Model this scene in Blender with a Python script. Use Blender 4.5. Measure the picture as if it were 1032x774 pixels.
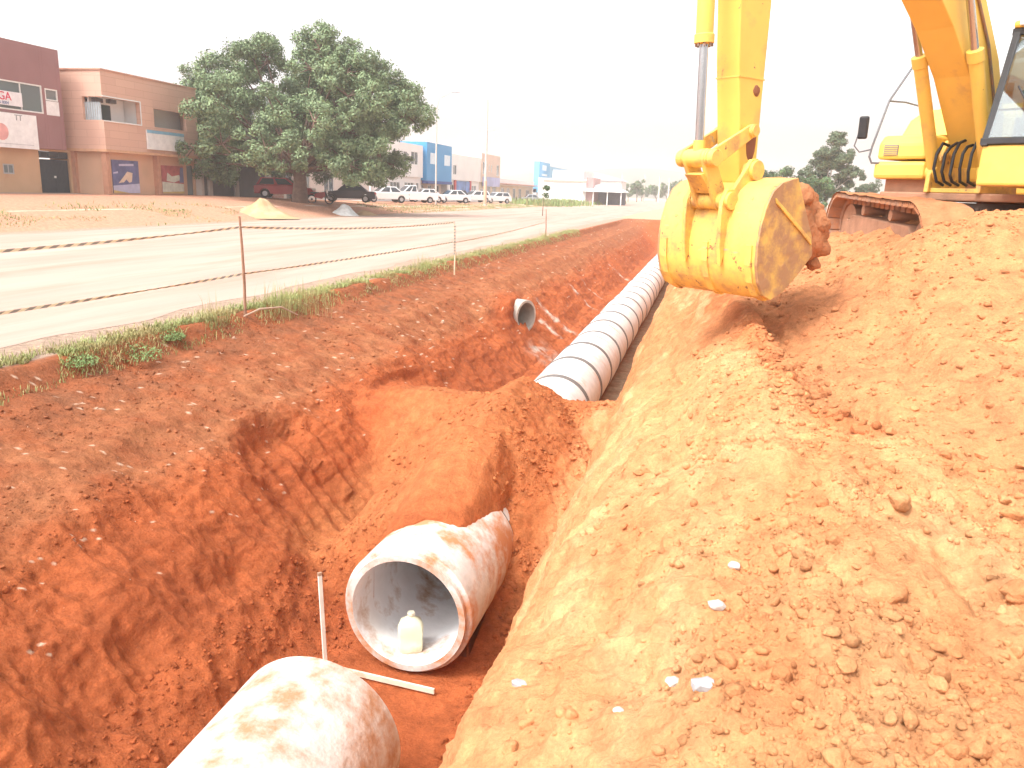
import bpy, bmesh, math, random
import numpy as np
from mathutils import Vector, Matrix
random.seed(7); RNG = np.random.RandomState(11)
S = bpy.context.scene
for o in list(bpy.data.objects): bpy.data.objects.remove(o, do_unlink=True)
COL = S.collection
R = math.radians

# ---------------------------------------------------------------- camera
EYE = Vector((0, 0, 2.0))
yaw, pitch, roll = R(13.2), R(13.6), R(2.0)
Fv = Vector((-math.sin(yaw)*math.cos(pitch), math.cos(yaw)*math.cos(pitch), -math.sin(pitch)))
Rv = Vector((math.cos(yaw), math.sin(yaw), 0)); Uv = Rv.cross(Fv)
R2 = math.cos(roll)*Rv + math.sin(roll)*Uv; U2 = -math.sin(roll)*Rv + math.cos(roll)*Uv
cd = bpy.data.cameras.new('camera'); cam = bpy.data.objects.new('camera', cd); COL.objects.link(cam)
cam.matrix_world = Matrix(((R2.x, U2.x, -Fv.x, EYE.x), (R2.y, U2.y, -Fv.y, EYE.y), (R2.z, U2.z, -Fv.z, EYE.z), (0, 0, 0, 1)))
cd.sensor_width = 36; cd.lens = 36*803/1032; cd.clip_start = 0.05; cd.clip_end = 6000
S.camera = cam

# ---------------------------------------------------------------- world, sun, exposure
SUN_EL, SUN_AZ = 56, 216      # azimuth clockwise from +Y: behind the camera, to its left
W = bpy.data.worlds.new('World'); S.world = W; W.use_nodes = True
nt = W.node_tree; nt.nodes.clear()
sky = nt.nodes.new('ShaderNodeTexSky'); sky.sky_type = 'NISHITA'; sky.sun_disc = False
sky.sun_elevation = R(SUN_EL); sky.sun_rotation = R(SUN_AZ)
sky.air_density = 1.0; sky.dust_density = 6.0; sky.ozone_density = 1.0
hs = nt.nodes.new('ShaderNodeHueSaturation'); hs.inputs['Saturation'].default_value = 0.10; hs.inputs['Value'].default_value = 3.3
bg = nt.nodes.new('ShaderNodeBackground'); bg.inputs['Strength'].default_value = 0.15
wo = nt.nodes.new('ShaderNodeOutputWorld')
nt.links.new(sky.outputs[0], hs.inputs['Color']); nt.links.new(hs.outputs[0], bg.inputs[0]); nt.links.new(bg.outputs[0], wo.inputs[0])
sl = bpy.data.lights.new('sun', 'SUN'); sl.energy = 2.1; sl.angle = R(12); sl.color = (1, 0.95, 0.87)
so = bpy.data.objects.new('sun', sl); COL.objects.link(so)
sd = Vector((math.sin(R(SUN_AZ))*math.cos(R(SUN_EL)), math.cos(R(SUN_AZ))*math.cos(R(SUN_EL)), math.sin(R(SUN_EL))))
so.rotation_euler = sd.to_track_quat('Z', 'Y').to_euler()
S.view_settings.view_transform = 'Standard'; S.view_settings.look = 'None'
S.view_settings.exposure = -0.30; S.view_settings.gamma = 1.0; S.view_settings.use_curve_mapping = False
S.render.engine = 'CYCLES'
S.cycles.volume_bounces = 4; S.cycles.max_bounces = 8; S.cycles.diffuse_bounces = 3; S.cycles.glossy_bounces = 2
S.cycles.transmission_bounces = 4; S.cycles.transparent_max_bounces = 8
HAZE = 0.0010

# ---------------------------------------------------------------- materials
def srgb(h):
    return tuple((c/12.92 if c <= .04045 else ((c+.055)/1.055)**2.4) for c in h)
MATS = {}
def mat(name, col, rough=.7, scale=4.0, var=.15, bump=.0, bscale=None, metal=0, spec=.3, dirt=None, dscale=2.0, dlo=.5, dhi=.65, stretch=None):
    """procedural material: base colour broken up by noise, optional second colour in patches, optional bump"""
    if name in MATS: return MATS[name]
    m = bpy.data.materials.new(name); m.use_nodes = True; n = m.node_tree.nodes; L = m.node_tree.links
    p = n['Principled BSDF']; p.inputs['Roughness'].default_value = rough; p.inputs['Metallic'].default_value = metal
    p.inputs['Specular IOR Level'].default_value = spec
    tc = n.new('ShaderNodeTexCoord'); src = tc.outputs['Object']
    if stretch:
        mp = n.new('ShaderNodeMapping'); mp.inputs['Scale'].default_value = stretch; L.new(src, mp.inputs[0]); src = mp.outputs[0]
    nz = n.new('ShaderNodeTexNoise'); nz.inputs['Scale'].default_value = scale; nz.inputs['Detail'].default_value = 6; L.new(src, nz.inputs['Vector'])
    mx = n.new('ShaderNodeMix'); mx.data_type = 'RGBA'
    L.new(nz.outputs[0], mx.inputs[0])
    mx.inputs[6].default_value = (*[c*(1-var*1.6) for c in col], 1); mx.inputs[7].default_value = (*[min(1, c*(1+var*1.6)) for c in col], 1)
    out = mx.outputs[2]
    if dirt:
        n2 = n.new('ShaderNodeTexNoise'); n2.inputs['Scale'].default_value = dscale; n2.inputs['Detail'].default_value = 9; n2.inputs['Roughness'].default_value = .65
        L.new(src, n2.inputs['Vector'])
        rp = n.new('ShaderNodeMapRange'); rp.inputs['From Min'].default_value = dlo; rp.inputs['From Max'].default_value = dhi; L.new(n2.outputs[0], rp.inputs[0])
        m2 = n.new('ShaderNodeMix'); m2.data_type = 'RGBA'; L.new(rp.outputs[0], m2.inputs[0]); L.new(out, m2.inputs[6]); m2.inputs[7].default_value = (*dirt, 1)
        out = m2.outputs[2]
    L.new(out, p.inputs['Base Color'])
    if bump:
        b = n.new('ShaderNodeTexNoise'); b.inputs['Scale'].default_value = bscale or scale*4; b.inputs['Detail'].default_value = 8; L.new(src, b.inputs['Vector'])
        bn = n.new('ShaderNodeBump'); bn.inputs['Strength'].default_value = 1; bn.inputs['Distance'].default_value = bump
        L.new(b.outputs[0], bn.inputs['Height']); L.new(bn.outputs[0], p.inputs['Normal'])
    MATS[name] = m; return m
def brickmat(name, c1, c2, mortar, scale, bw=.5, rh=.25):
    m = bpy.data.materials.new(name); m.use_nodes = True; n = m.node_tree.nodes; L = m.node_tree.links
    p = n['Principled BSDF']; p.inputs['Roughness'].default_value = .85
    g = n.new('ShaderNodeNewGeometry'); sx = n.new('ShaderNodeSeparateXYZ'); L.new(g.outputs['Position'], sx.inputs[0])
    ad = n.new('ShaderNodeMath'); ad.operation = 'ADD'; L.new(sx.outputs[0], ad.inputs[0]); L.new(sx.outputs[1], ad.inputs[1])
    cx = n.new('ShaderNodeCombineXYZ'); L.new(ad.outputs[0], cx.inputs[0]); L.new(sx.outputs[2], cx.inputs[1])
    b = n.new('ShaderNodeTexBrick'); b.inputs['Color1'].default_value = (*c1, 1); b.inputs['Color2'].default_value = (*c2, 1)
    b.inputs['Mortar'].default_value = (*mortar, 1); b.inputs['Scale'].default_value = scale; b.inputs['Mortar Size'].default_value = .012
    b.inputs['Brick Width'].default_value = bw; b.inputs['Row Height'].default_value = rh
    L.new(cx.outputs[0], b.inputs['Vector']); L.new(b.outputs[0], p.inputs['Base Color']); return m
def glassmat(name, tint=(.06, .08, .09), rough=.06):
    m = bpy.data.materials.new(name); m.use_nodes = True; p = m.node_tree.nodes['Principled BSDF']
    p.inputs['Base Color'].default_value = (*tint, 1); p.inputs['Roughness'].default_value = rough; p.inputs['Specular IOR Level'].default_value = .8; return m

# ---------------------------------------------------------------- mesh helpers
def link(o, parent=None):
    COL.objects.link(o)
    if parent: o.parent = parent
    return o
def tag(o, label=None, cat=None, group=None, kind=None):
    if label: o['label'] = label
    if cat: o['category'] = cat
    if group: o['group'] = group
    if kind: o['kind'] = kind
    return o
def empty(name, loc=(0, 0, 0), rz=0):
    o = bpy.data.objects.new(name, None); o.empty_display_size = .2; COL.objects.link(o); o.location = loc; o.rotation_euler = (0, 0, rz); return o
class MB:
    """collects shapes, builds them as ONE mesh object"""
    def __init__(s): s.v = []; s.f = []; s.m = []
    def add(s, vs, fs, mi=0):
        k = len(s.v); s.v += [tuple(v) for v in vs]; s.f += [tuple(i+k for i in f) for f in fs]; s.m += [mi]*len(fs)
    def box(s, c, d, rot=None, mi=0):
        hx, hy, hz = d[0]/2, d[1]/2, d[2]/2
        vs = [Vector((x*hx, y*hy, z*hz)) for x in (-1, 1) for y in (-1, 1) for z in (-1, 1)]
        if rot is not None: vs = [rot @ v for v in vs]
        c = Vector(c); s.add([v+c for v in vs], [(0, 1, 3, 2), (4, 6, 7, 5), (0, 4, 5, 1), (2, 3, 7, 6), (0, 2, 6, 4), (1, 5, 7, 3)], mi)
    def bb(s, x0, x1, y0, y1, z0, z1, mi=0): s.box(((x0+x1)/2, (y0+y1)/2, (z0+z1)/2), (abs(x1-x0), abs(y1-y0), abs(z1-z0)), None, mi)
    def tube(s, pts, rads, n=12, mi=0, cap=True):
        pts = [Vector(p) for p in pts]
        if not hasattr(rads, '__len__'): rads = [rads]*len(pts)
        rings = []; up = None
        for i, p in enumerate(pts):
            d = (pts[min(i+1, len(pts)-1)]-pts[max(i-1, 0)])
            d = d.normalized() if d.length > 1e-9 else Vector((0, 0, 1))
            if up is None: up = d.orthogonal().normalized()
            up = (up - d*up.dot(d)).normalized(); w = d.cross(up)
            rings.append([p+(up*math.cos(2*math.pi*k/n)+w*math.sin(2*math.pi*k/n))*rads[i] for k in range(n)])
        vs = [v for r in rings for v in r]; fs = []
        for i in range(len(rings)-1):
            for k in range(n): a = i*n+k; b = i*n+(k+1) % n; fs.append((a, b, b+n, a+n))
        if cap: fs.append(tuple(range(n-1, -1, -1))); fs.append(tuple(range((len(rings)-1)*n, len(rings)*n)))
        s.add(vs, fs, mi)
    def prism(s, poly, a0, a1, fn, mi=0):
        """poly in 2D swept from a0 to a1; fn(p,q,a)->xyz"""
        n = len(poly); vs = [fn(p, q, a0) for p, q in poly]+[fn(p, q, a1) for p, q in poly]
        fs = [tuple(range(n-1, -1, -1)), tuple(range(n, 2*n))]+[(i, (i+1) % n, (i+1) % n+n, i+n) for i in range(n)]
        s.add(vs, fs, mi)
    def build(s, name, mats, parent=None, smooth=False, bevel=0, recalc=True):
        me = bpy.data.meshes.new(name); me.from_pydata(s.v, [], s.f)
        if not isinstance(mats, (list, tuple)): mats = [mats]
        for m in mats: me.materials.append(m)
        me.polygons.foreach_set('material_index', s.m)
        if recalc:
            bm = bmesh.new(); bm.from_mesh(me); bmesh.ops.recalc_face_normals(bm, faces=bm.faces); bm.to_mesh(me); bm.free()
        if smooth:
            me.polygons.foreach_set('use_smooth', [True]*len(me.polygons)); me.set_sharp_from_angle(angle=R(38))
        o = bpy.data.objects.new(name, me); link(o, parent)
        if bevel:
            b = o.modifiers.new('bevel', 'BEVEL'); b.width = bevel; b.segments = 2; b.limit_method = 'ANGLE'
        return o
UW = lambda p, q, a: (p, a, q)     # profile in x-z swept along y

# ---------------------------------------------------------------- numpy gradient noise
_p = np.random.RandomState(3).permutation(256); _p = np.concatenate([_p, _p, _p])
_g = np.random.RandomState(5).normal(size=(256, 3)); _g /= np.linalg.norm(_g, axis=1)[:, None]
def noise3(x, y, z):
    x, y, z = np.broadcast_arrays(x, y, z)
    xi = np.floor(x).astype(int); yi = np.floor(y).astype(int); zi = np.floor(z).astype(int)
    xf, yf, zf = x-xi, y-yi, z-zi; xi &= 255; yi &= 255; zi &= 255
    u, v, w = [t*t*t*(t*(t*6-15)+10) for t in (xf, yf, zf)]
    def gr(dx, dy, dz):
        h = _p[_p[_p[xi+dx]+yi+dy]+zi+dz]; g = _g[h]; return g[..., 0]*(xf-dx)+g[..., 1]*(yf-dy)+g[..., 2]*(zf-dz)
    l = lambda a, b, t: a+(b-a)*t
    return l(l(l(gr(0, 0, 0), gr(1, 0, 0), u), l(gr(0, 1, 0), gr(1, 1, 0), u), v), l(l(gr(0, 0, 1), gr(1, 0, 1), u), l(gr(0, 1, 1), gr(1, 1, 1), u), v), w)*1.6
def fbm(x, y, z, o=4, ridged=False):
    s = 0; a = 1; t = 0
    for i in range(o):
        n = noise3(x*2**i+13.1*i, y*2**i+7.7*i, z*2**i+3.3*i)
        if ridged: n = 1-2*np.abs(n)
        s = s+a*n; t += a; a *= .5
    return s/t
def worley(x, y, z, seed=0):
    """distance to nearest feature point (F1), and F2-F1"""
    x, y, z = np.broadcast_arrays(x, y, z)
    xi = np.floor(x).astype(int); yi = np.floor(y).astype(int); zi = np.floor(z).astype(int)
    f1 = np.full(x.shape, 9.); f2 = np.full(x.shape, 9.)
    for dx in (-1, 0, 1):
        for dy in (-1, 0, 1):
            for dz in (-1, 0, 1):
                cx, cy, cz = xi+dx, yi+dy, zi+dz
                h = _p[(_p[(_p[(cx+seed) & 255]+cy) & 255]+cz) & 255]
                r = _g[h]*.5+.5
                d = (cx+r[..., 0]-x)**2+(cy+r[..., 1]-y)**2+(cz+r[..., 2]-z)**2
                n = np.minimum(f1, d); f2 = np.minimum(f2, np.maximum(f1, d)); f1 = n
    return np.sqrt(f1), np.sqrt(f2)-np.sqrt(f1)
def sstep(a, b, x): t = np.clip((x-a)/(b-a), 0, 1); return t*t*(3-2*t)

# ================================================================= GROUND
PX, PZ, PR = -2.29, -1.64, .60          # pipe axis and radius; the trench runs along +Y
FAR = [(-7.5, 0), (-7.0, -.03), (-6.75, -.25), (-6.25, -.38), (-5.75, -.50), (-5.3, -.78), (-4.85, -1.15), (-4.35, -1.65), (-3.85, -2.1), (-3.5, -2.24), (-1.52, -2.24), (-1.3, -1.75), (-.97, -.85), (-.68, -.22), (-.3, .12), (.12, .38), (.5, .56)]
NEAR = [(-7.5, 0), (-7.05, -.02), (-6.8, -.24), (-6.2, -.38), (-5.6, -.55), (-5.05, -.80), (-4.6, -1.08), (-4.2, -1.4), (-3.8, -1.75), (-3.35, -2.1), (-3.1, -2.24), (-1.55, -2.24), (-1.3, -1.75), (-1.0, -.9), (-.72, -.28), (-.32, .06), (.12, .36), (.5, .56)]
MY = [6.4, 7.2, 7.5, 7.9, 8.4, 8.9, 9.4, 10.0, 10.6, 11.4, 12.4, 13.2, 14.2]; MZ = [-2.8, -1.25, -.95, -.74, -.56, -.46, -.43, -.43, -.52, -.80, -1.10, -1.5, -2.5]
def crest_x(y): return np.interp(y, [0, 3.9, 4.3, 5, 5.6, 7, 9, 12], [3.2, 2.6, 1.9, 1.15, .72, .62, .5, .2])
def field(x, y):
    """height of the right-hand bank and spoil surface, from the crust edge on"""
    yy = np.minimum(y, 11.5)
    r = .44 + .055*np.clip(yy-4, 0, 9) + .12*np.clip(yy-4, 0, 9)*np.clip((x-.8)/2, 0, 1)
    r += .42*np.exp(-((y-9.4)/.9)**2)*sstep(1.4, 2.4, x) + .12*np.exp(-((y-9.8)/.8)**2)*sstep(3.0, 3.6, x)
    r = np.where(y > 11.5, r*(1-sstep(16, 40, y)*.8), r)
    r = r*(1-sstep(14, 30, x))
    cx = crest_x(y)
    fade = 1-sstep(7.5, 9.5, y)
    r = r - .32*sstep(cx-.02, cx+.16, x)*(1-sstep(cx+.35, cx+1.8, x))*fade
    return r
def ground_z(x, y):
    k = sstep(11, 16, y)
    wob = .16*fbm(x*.35, y*.42, 0*x, 3)*sstep(-6.9, -5.5, x)
    xs = x+wob
    g = np.interp(xs, *zip(*NEAR))*(1-k)+np.interp(xs, *zip(*FAR))*k
    rf = field(x, y)
    g = np.where(x > -.32, g+(rf-.44)*sstep(-.32, .5, x), g)
    g = np.where(x > .5, rf+.12, g)
    # dug spoil heap that buries the pipe between the open ring and the finished line
    zc = np.interp(y, MY, MZ)
    dx = x-(PX-.16+.16*sstep(7.4, 9, y)+.10*fbm(y*.9, 0*y, 0*y, 2))
    adx = np.abs(dx); hump = zc-(.72+.38*(dx < 0)*(1-sstep(9.0, 9.8, y)))*(np.sqrt(adx**2+.006)-.075)
    wr = np.interp(y, [5.6, 6.6, 7.6, 8.6, 9.6, 10.3, 11.6, 12.8, 14.0], [-2.6, -2.2, -1.88, -1.50, -1.15, -.92, -1.05, -1.6, -2.4]); wl = np.interp(y, [6.4, 7.6, 8.6, 9.4, 10.0, 10.5, 11.6, 12.8, 14.0], [-2.5, -2.15, -1.90, -1.58, -1.10, -.82, -1.05, -1.6, -2.4])
    wide = wl+(wr-wl)*sstep(-.5, .4, dx)
    d0 = x-PX; y0 = 6.52+.14*sstep(-.35, .2, d0)+.75*sstep(.25, .48, d0)+.10*fbm(x*4, y*3, 0*x, 3); th = .30*(y-y0)
    side = -2.25+(-1.27+np.clip(th, 0, .5)+2.25)*sstep(0, .6, y-y0)-.80*np.clip(np.abs(d0)-.47, 0, 9)-1.2*sstep(7.8, 8.6, y)
    wide = np.where((np.abs(d0) >= .46) & (y < 8.6) & (y > 6.6), np.maximum(wide, side), wide)
    m = np.maximum(hump, wide)
    st_ = np.exp(-((y-20.2)/.9)**4)*(x < -4.3); g = np.maximum(g, g*(1-st_)+st_*np.interp(x, [-5.6, -5.2, -4.75, -4.58, -4.3], [-.5, -.6, -.72, -1.5, -2.0]))
    inside = (x > -5.2) & (x < -.2)
    kk = .16; h = np.clip(.5+.5*(m-g)/kk, 0, 1); sm = g+(m-g)*h+kk*h*(1-h)
    g = np.where(inside, np.maximum(g, sm), g)
    dr = np.where(th > 0, PZ+np.sqrt(np.clip(.36-d0*d0, 0, 1))+.006+th, PZ+np.sqrt(np.clip(.3025-d0*d0, 0, 1)))
    g = np.where((np.abs(d0) < .47) & (y > 6.36) & (y < 8.2), np.maximum(dr, np.where(y < 7.3, -9, g)), g)
    # trench ends far away
    e = sstep(62, 70, y); g = np.where((x > -7) & (x < .5), g*(1-e), g)
    # in front of / behind the near end keeps going
    # far side of the road: the ground rises gently to the shop fronts
    zs = np.interp(y, [-50, 50, 75, 100, 150, 400], [1.0, 1.0, .5, .42, .0, -.6])
    g = np.where(x < -22, zs*sstep(-23.5, -30, x), g)
    # hills in the distance
    rr = np.hypot(x, y)
    return g
xs = np.concatenate([-np.geomspace(2500, 24, 34), np.arange(-23.5, -7.6, .5), np.arange(-7.5, -5.2, .035), np.arange(-5.2, 1.6, .0185), np.arange(1.6, 4.2, .032), np.arange(4.2, 9, .12), np.geomspace(9.2, 2500, 40)])
yl = [-40, -25, -15, -8, -5, -3, -2, -1, -.4, 0, .4, .8]; yv = 1.2
while yv < 72: yl.append(yv); yv += max(.016, .0042*yv)
yl += list(np.geomspace(yv, 3000, 45)); ys = np.array(yl)
GX, GY = np.meshgrid(xs, ys); GZ = ground_z(GX, GY)
# normals of the smooth shape, then displacement along them
ddx = np.gradient(GZ, axis=1)/np.gradient(GX, axis=1); ddy = np.gradient(GZ, axis=0)/np.gradient(GY, axis=0)
NL = np.sqrt(ddx**2+ddy**2+1); NX, NY, NZ = -ddx/NL, -ddy/NL, 1/NL
act = (GX > -7.3) & (GX < 13) & (GY > .3) & (GY < 72)
x, y, z = GX[act], GY[act], GZ[act]
def mask(a, b, c, d, t): return sstep(a, b, t)*(1-sstep(c, d, t))
wL = mask(-5.4, -4.9, -3.6, -3.2, x)*(1-sstep(60, 66, y))            # left trench wall
bL = mask(-7.1, -6.6, -5.2, -4.8, x)                                 # brown bench under the verge
fl = mask(-3.3, -3.0, -1.7, -1.45, x)
cr = crest_x(y)
crust = sstep(-1.5, -1.2, x)*(1-sstep(cr-.06, cr+.10, x+.14*fbm(x*1.7, y*1.7, z*0, 4)))
softc = sstep(-1.5, -1.2, x)*(1-sstep(cr-.22-.5*sstep(6, 9, y), cr+.12+.3*sstep(6, 9, y), x+.30*fbm(x*1.1, y*1.1, z*0, 4)))
loose = sstep(-.2, .3, x)*(1-crust)
mound = sstep(6.6, 7.3, y)*(1-sstep(13.5, 14.5, y))*mask(-4.3, -3.9, -1.5, -1.1, x)
D = .045*fbm(x*1.3, y*1.3, z*1.3, 3); n_w = fbm(x*2, y*2, z*2, 3)
D += wL*(1-mound)*(.11*fbm(x*.9+4, y*.55, z*1.6, 3)+.045*fbm(y*2.1, x*1.2-z*.9, z*.6, 4, True)+.020*fbm(x*9, y*9, z*9, 3))
wf1, wf2 = worley(x*1.1+.3*n_w, y*1.7, z*.8, 31)
D += wL*(1-mound)*(.08*(wf1-.5)+.02*np.clip(.12-wf2, 0, 1)/.12)+bL*.06*(wf1-.5)
D += wL*(1-mound)*.05*(np.abs(((y*1.15+z*.55+.25*fbm(y*.7, z*.7, x*.3, 2)) % 1)-.5)-.25)*sstep(-.1, .3, fbm(y*.35, z*.4, 0*y, 2)+.15)
w1, w2 = worley(x*5, y*5, z*5)
w3, w4 = worley(x*13, y*13, z*13, 9)
D += bL*sstep(-6.95, -6.6, x)*(.06*fbm(x*3, y*2.2, z*3, 4)+.022*(.5-w1)+.014*(.5-w3)+.012*fbm(x*14, y*14, z*14, 2))
D += wL*(1-mound)*(.055*np.abs(((z+.10*x+.30*fbm(x*.5, y*.3, z*.5, 3))*2.4) % 1-.35)**.8)*sstep(-.3, .2, fbm(x*.6, y*.4+9, z, 2)+.1)
D += .004*fbm(x*22, y*22, z*22, 2)
face = crust*sstep(.35, .1, -x+.0)*0+crust*(1-sstep(-.1, .5, x))
D += face*(.05*fbm(y*2.4+x*1.1, x*.8, z*.5, 4, True)+.02*fbm(y*7+x*3, x*2, z*2, 3, True))
D += crust*(.085*fbm(x*2.0, y*1.3, z*2.0, 4)+.034*fbm(x*6+2, y*6, z*6, 4, True)+.020*(.5-w3)+.022*fbm(x*15, y*15, z*15, 3))
n_a, n_b, n_c = fbm(x*1.3, y*1.3, z+3, 2), fbm(x*1.9+7, y*1.9, z, 2), fbm(x*2.5, y*2.5+4, z, 2)
near_crumb = crust*(1-sstep(3.8, 5.4, y+.6*fbm(x, y, z, 2)))*sstep(-.35, .25, x)
w5, w6 = worley(x*2.6+3, y*2.6, z*2.6, 4)
w7, w8 = worley(x*27+.4*fbm(x*9, y*9, z*9, 2), y*27, z*27, 17)
D += near_crumb*(.10*np.clip(.60-w5, -.3, 1)*sstep(-.1, .2, n_a)+.05*(.5-w1)*sstep(-.2, .2, n_b)+.045*(.5-w3)*sstep(-.3, .1, n_c)+.020*(.5-w7)+.05*fbm(x*3, y*3, z*3, 4))
D += loose*(.11*fbm(x*1.9, y*1.9, z*1.9, 5)+.05*(.5-w1)*sstep(-.2, .2, n_b)+.028*(.5-w3)+.030*fbm(x*11, y*11, z*11, 3))
D += loose*.045*np.sin(x*9+y*1.2+1.5*fbm(x, y, z, 2))*mask(.9, 1.3, 2.2, 2.8, x)*mask(4.6, 5.4, 7.2, 7.8, y)
rough = .35+.65*sstep(-2.4, -1.9, x)+.4*sstep(-2.8, -3.2, x); D += mound*rough*(.035*(.5-w1)+.030*(.5-w3)+.06*fbm(x*3, y*3, z*3, 4)+.018*fbm(x*14, y*14, z*14, 3))
# a broad bite taken out of the left wall with steep blade marks, and a ragged slot further down
def bite(cy, cx, ry, rx, dep, m_=None):
    ex = np.clip(1-((y-cy)/ry)**2-((x-cx)/rx)**2, 0, None); return dep*sstep(0, .6, ex)
bt = bite(8.2+.0, -4.25, 1.05, .95, 1.0)*(1-.0*x)
D -= .15*bt*(y < 8.55+.12*fbm(x*2, z*2, 0*x, 2))+.05*bt
D += .05*bt*(np.abs(((y*3.4+x*.8) % 1)-.5)*2-.5)
bt2 = bite(4.3, -4.3, .65, .8, 1.0); D -= .10*bt2; D += .04*bt2*fbm(y*5, z*4, x*2, 3, True)
tg = sstep(.05, .35, fbm(y*.5, z*.8, 0*y+2, 2)+.05)*wL*(1-mound); D += tg*.028*np.clip(np.abs(((y*4.6+z*1.3+.15*n_w) % 1)-.5)*2-.35, 0, 1)
D += wL*(1-mound)*(.018*fbm(x*7, y*7, z*7, 4, True)+.012*(.5-w3))
bt3 = bite(11.6, -4.45, 1.4, .35, 1.0); D -= .10*bt3
# broken undercut lip where the pale crust ends
lip = np.exp(-((x-cr-.03+.14*fbm(x*1.7, y*1.7, z*0, 4))/.07)**2)*(1-sstep(8, 9.3, y))*sstep(3.9, 4.6, y)
D += lip*(.05+.11*fbm(x*3, y*3, z*3, 3))
slot = np.exp(-((x-cr-.17+.14*fbm(x*1.7, y*1.7, z*0, 4))/.055)**2)*mask(4.6, 5.0, 6.6, 7.6, y); D -= slot*.10
D *= 1-.92*(np.abs(x-PX) < .52)*(y > 5.9)*(1-sstep(7.2, 7.9, y))
D *= (1-sstep(40, 70, y)*.5)*sstep(-7.3, -7.0, x)
px_ = x+D*NX[act]; py_ = y+D*NY[act]; pz_ = z+D*NZ[act]
# keep soil out of the pipes' bores and the floor flat under them
hp = np.hypot(px_-PX, pz_-PZ)
inb = (hp < PR-.02) & ((py_ < 7.6))
pz_ = np.where((np.abs(px_-PX) < .75) & (py_ < 6.03), np.minimum(pz_, -2.23), pz_)
PXX, PYY, PZZ = GX.copy(), GY.copy(), GZ.copy(); PXX[act] = px_; PYY[act] = py_; PZZ[act] = pz_
# soil colours (the soils themselves, linear)
def C3(*c): return np.array(c)
RED, DEEP, BROWN, PALE, ORANGE, DUST, GREY = C3(.44, .12, .042), C3(.31, .08, .030), C3(.25, .097, .048), C3(.66, .335, .152), C3(.60, .27, .118), C3(.56, .40, .30), C3(.42, .37, .31)
shape = GX.shape; colr = np.zeros(shape+(3,)); colr[:] = DUST
n1 = fbm(x*.8, y*.8, z*.8, 4); n2 = fbm(x*3, y*3, z*3+5, 4)
def mixc(a, b, t): return a*(1-t[:, None])+b*t[:, None]
c = np.tile(RED, (len(x), 1))
c = mixc(c, np.tile(DEEP, (len(x), 1)), np.clip(.35+n1*.9, 0, 1)*(x < -1.4))
c = mixc(c, np.tile(BROWN, (len(x), 1)), np.clip(mask(-7.4, -7.0, -5.3, -4.75, x+.35*n1)*(.75+.6*n2), 0, 1))
c = mixc(c, np.tile(C3(.46, .175, .075), (len(x), 1)), np.clip(mask(-6.3, -5.9, -5.2, -4.6, x+.5*n1)*(.3+.9*n2), 0, 1)*.8)
c = mixc(c, np.tile(DUST*.7, (len(x), 1)), sstep(7.12, 7.3, -x))
c = mixc(c, np.tile(C3(.44, .155, .058), (len(x), 1)), mound*np.clip(.75+n2*.5, 0, 1))
c = mixc(c, np.tile(ORANGE, (len(x), 1)), np.clip(loose, 0, 1))
c = mixc(c, np.tile(C3(.45, .17, .08), (len(x), 1)), np.clip(loose*(.25+.9*n1), 0, 1))
c = mixc(c, np.tile(PALE, (len(x), 1)), np.clip(softc*(.86+.4*n2+.2*n1)*(1-.45*sstep(7, 11, y)), 0, 1))
ns = fbm(x*2.6+5, y*.75, z*1.2, 4)
c = mixc(c, np.tile(C3(.60, .235, .095), (len(x), 1)), np.clip(crust*sstep(.04, .36, ns+.35*n2)*.6, 0, 1))
c = mixc(c, np.tile(C3(.66, .35, .17), (len(x), 1)), np.clip(crust*sstep(.05, .35, -ns+.2*n2)*.7, 0, 1))
c = mixc(c, np.tile(PALE, (len(x), 1)), np.clip(.4*loose*sstep(.15, .5, n1), 0, 1))
# lime seeping down the far left wall, cement under the stub pipe, gravel strip on the floor beside the line
for yc, wd, x0 in ((22.2, .10, -5.0), (23.4, .16, -4.9), (28.5, .13, -4.8), (31, .1, -4.8), (40, .12, -4.8)):
    s_ = np.exp(-((y-yc-.35*(x+4.3)+.18*n2)/wd)**2)*mask(x0, x0+.2, -3.9, -3.5, x)*sstep(-.25, .15, n2)
    c = mixc(c, np.tile(C3(.72, .62, .52), (len(x), 1)), np.clip(s_, 0, 1)*.85)
s_ = np.exp(-((y-19.6)/.55)**2)*mask(-4.3, -4.0, -3.7, -3.3, x)*sstep(-.3, .3, n2); c = mixc(c, np.tile(GREY*1.1, (len(x), 1)), s_*.8)
s_ = mask(-1.95, -1.8, -1.45, -1.3, x)*sstep(13.5, 15, y); c = mixc(c, np.tile(C3(.50, .36, .24), (len(x), 1)), s_*np.clip(.75+.5*n2, 0, 1))
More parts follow.
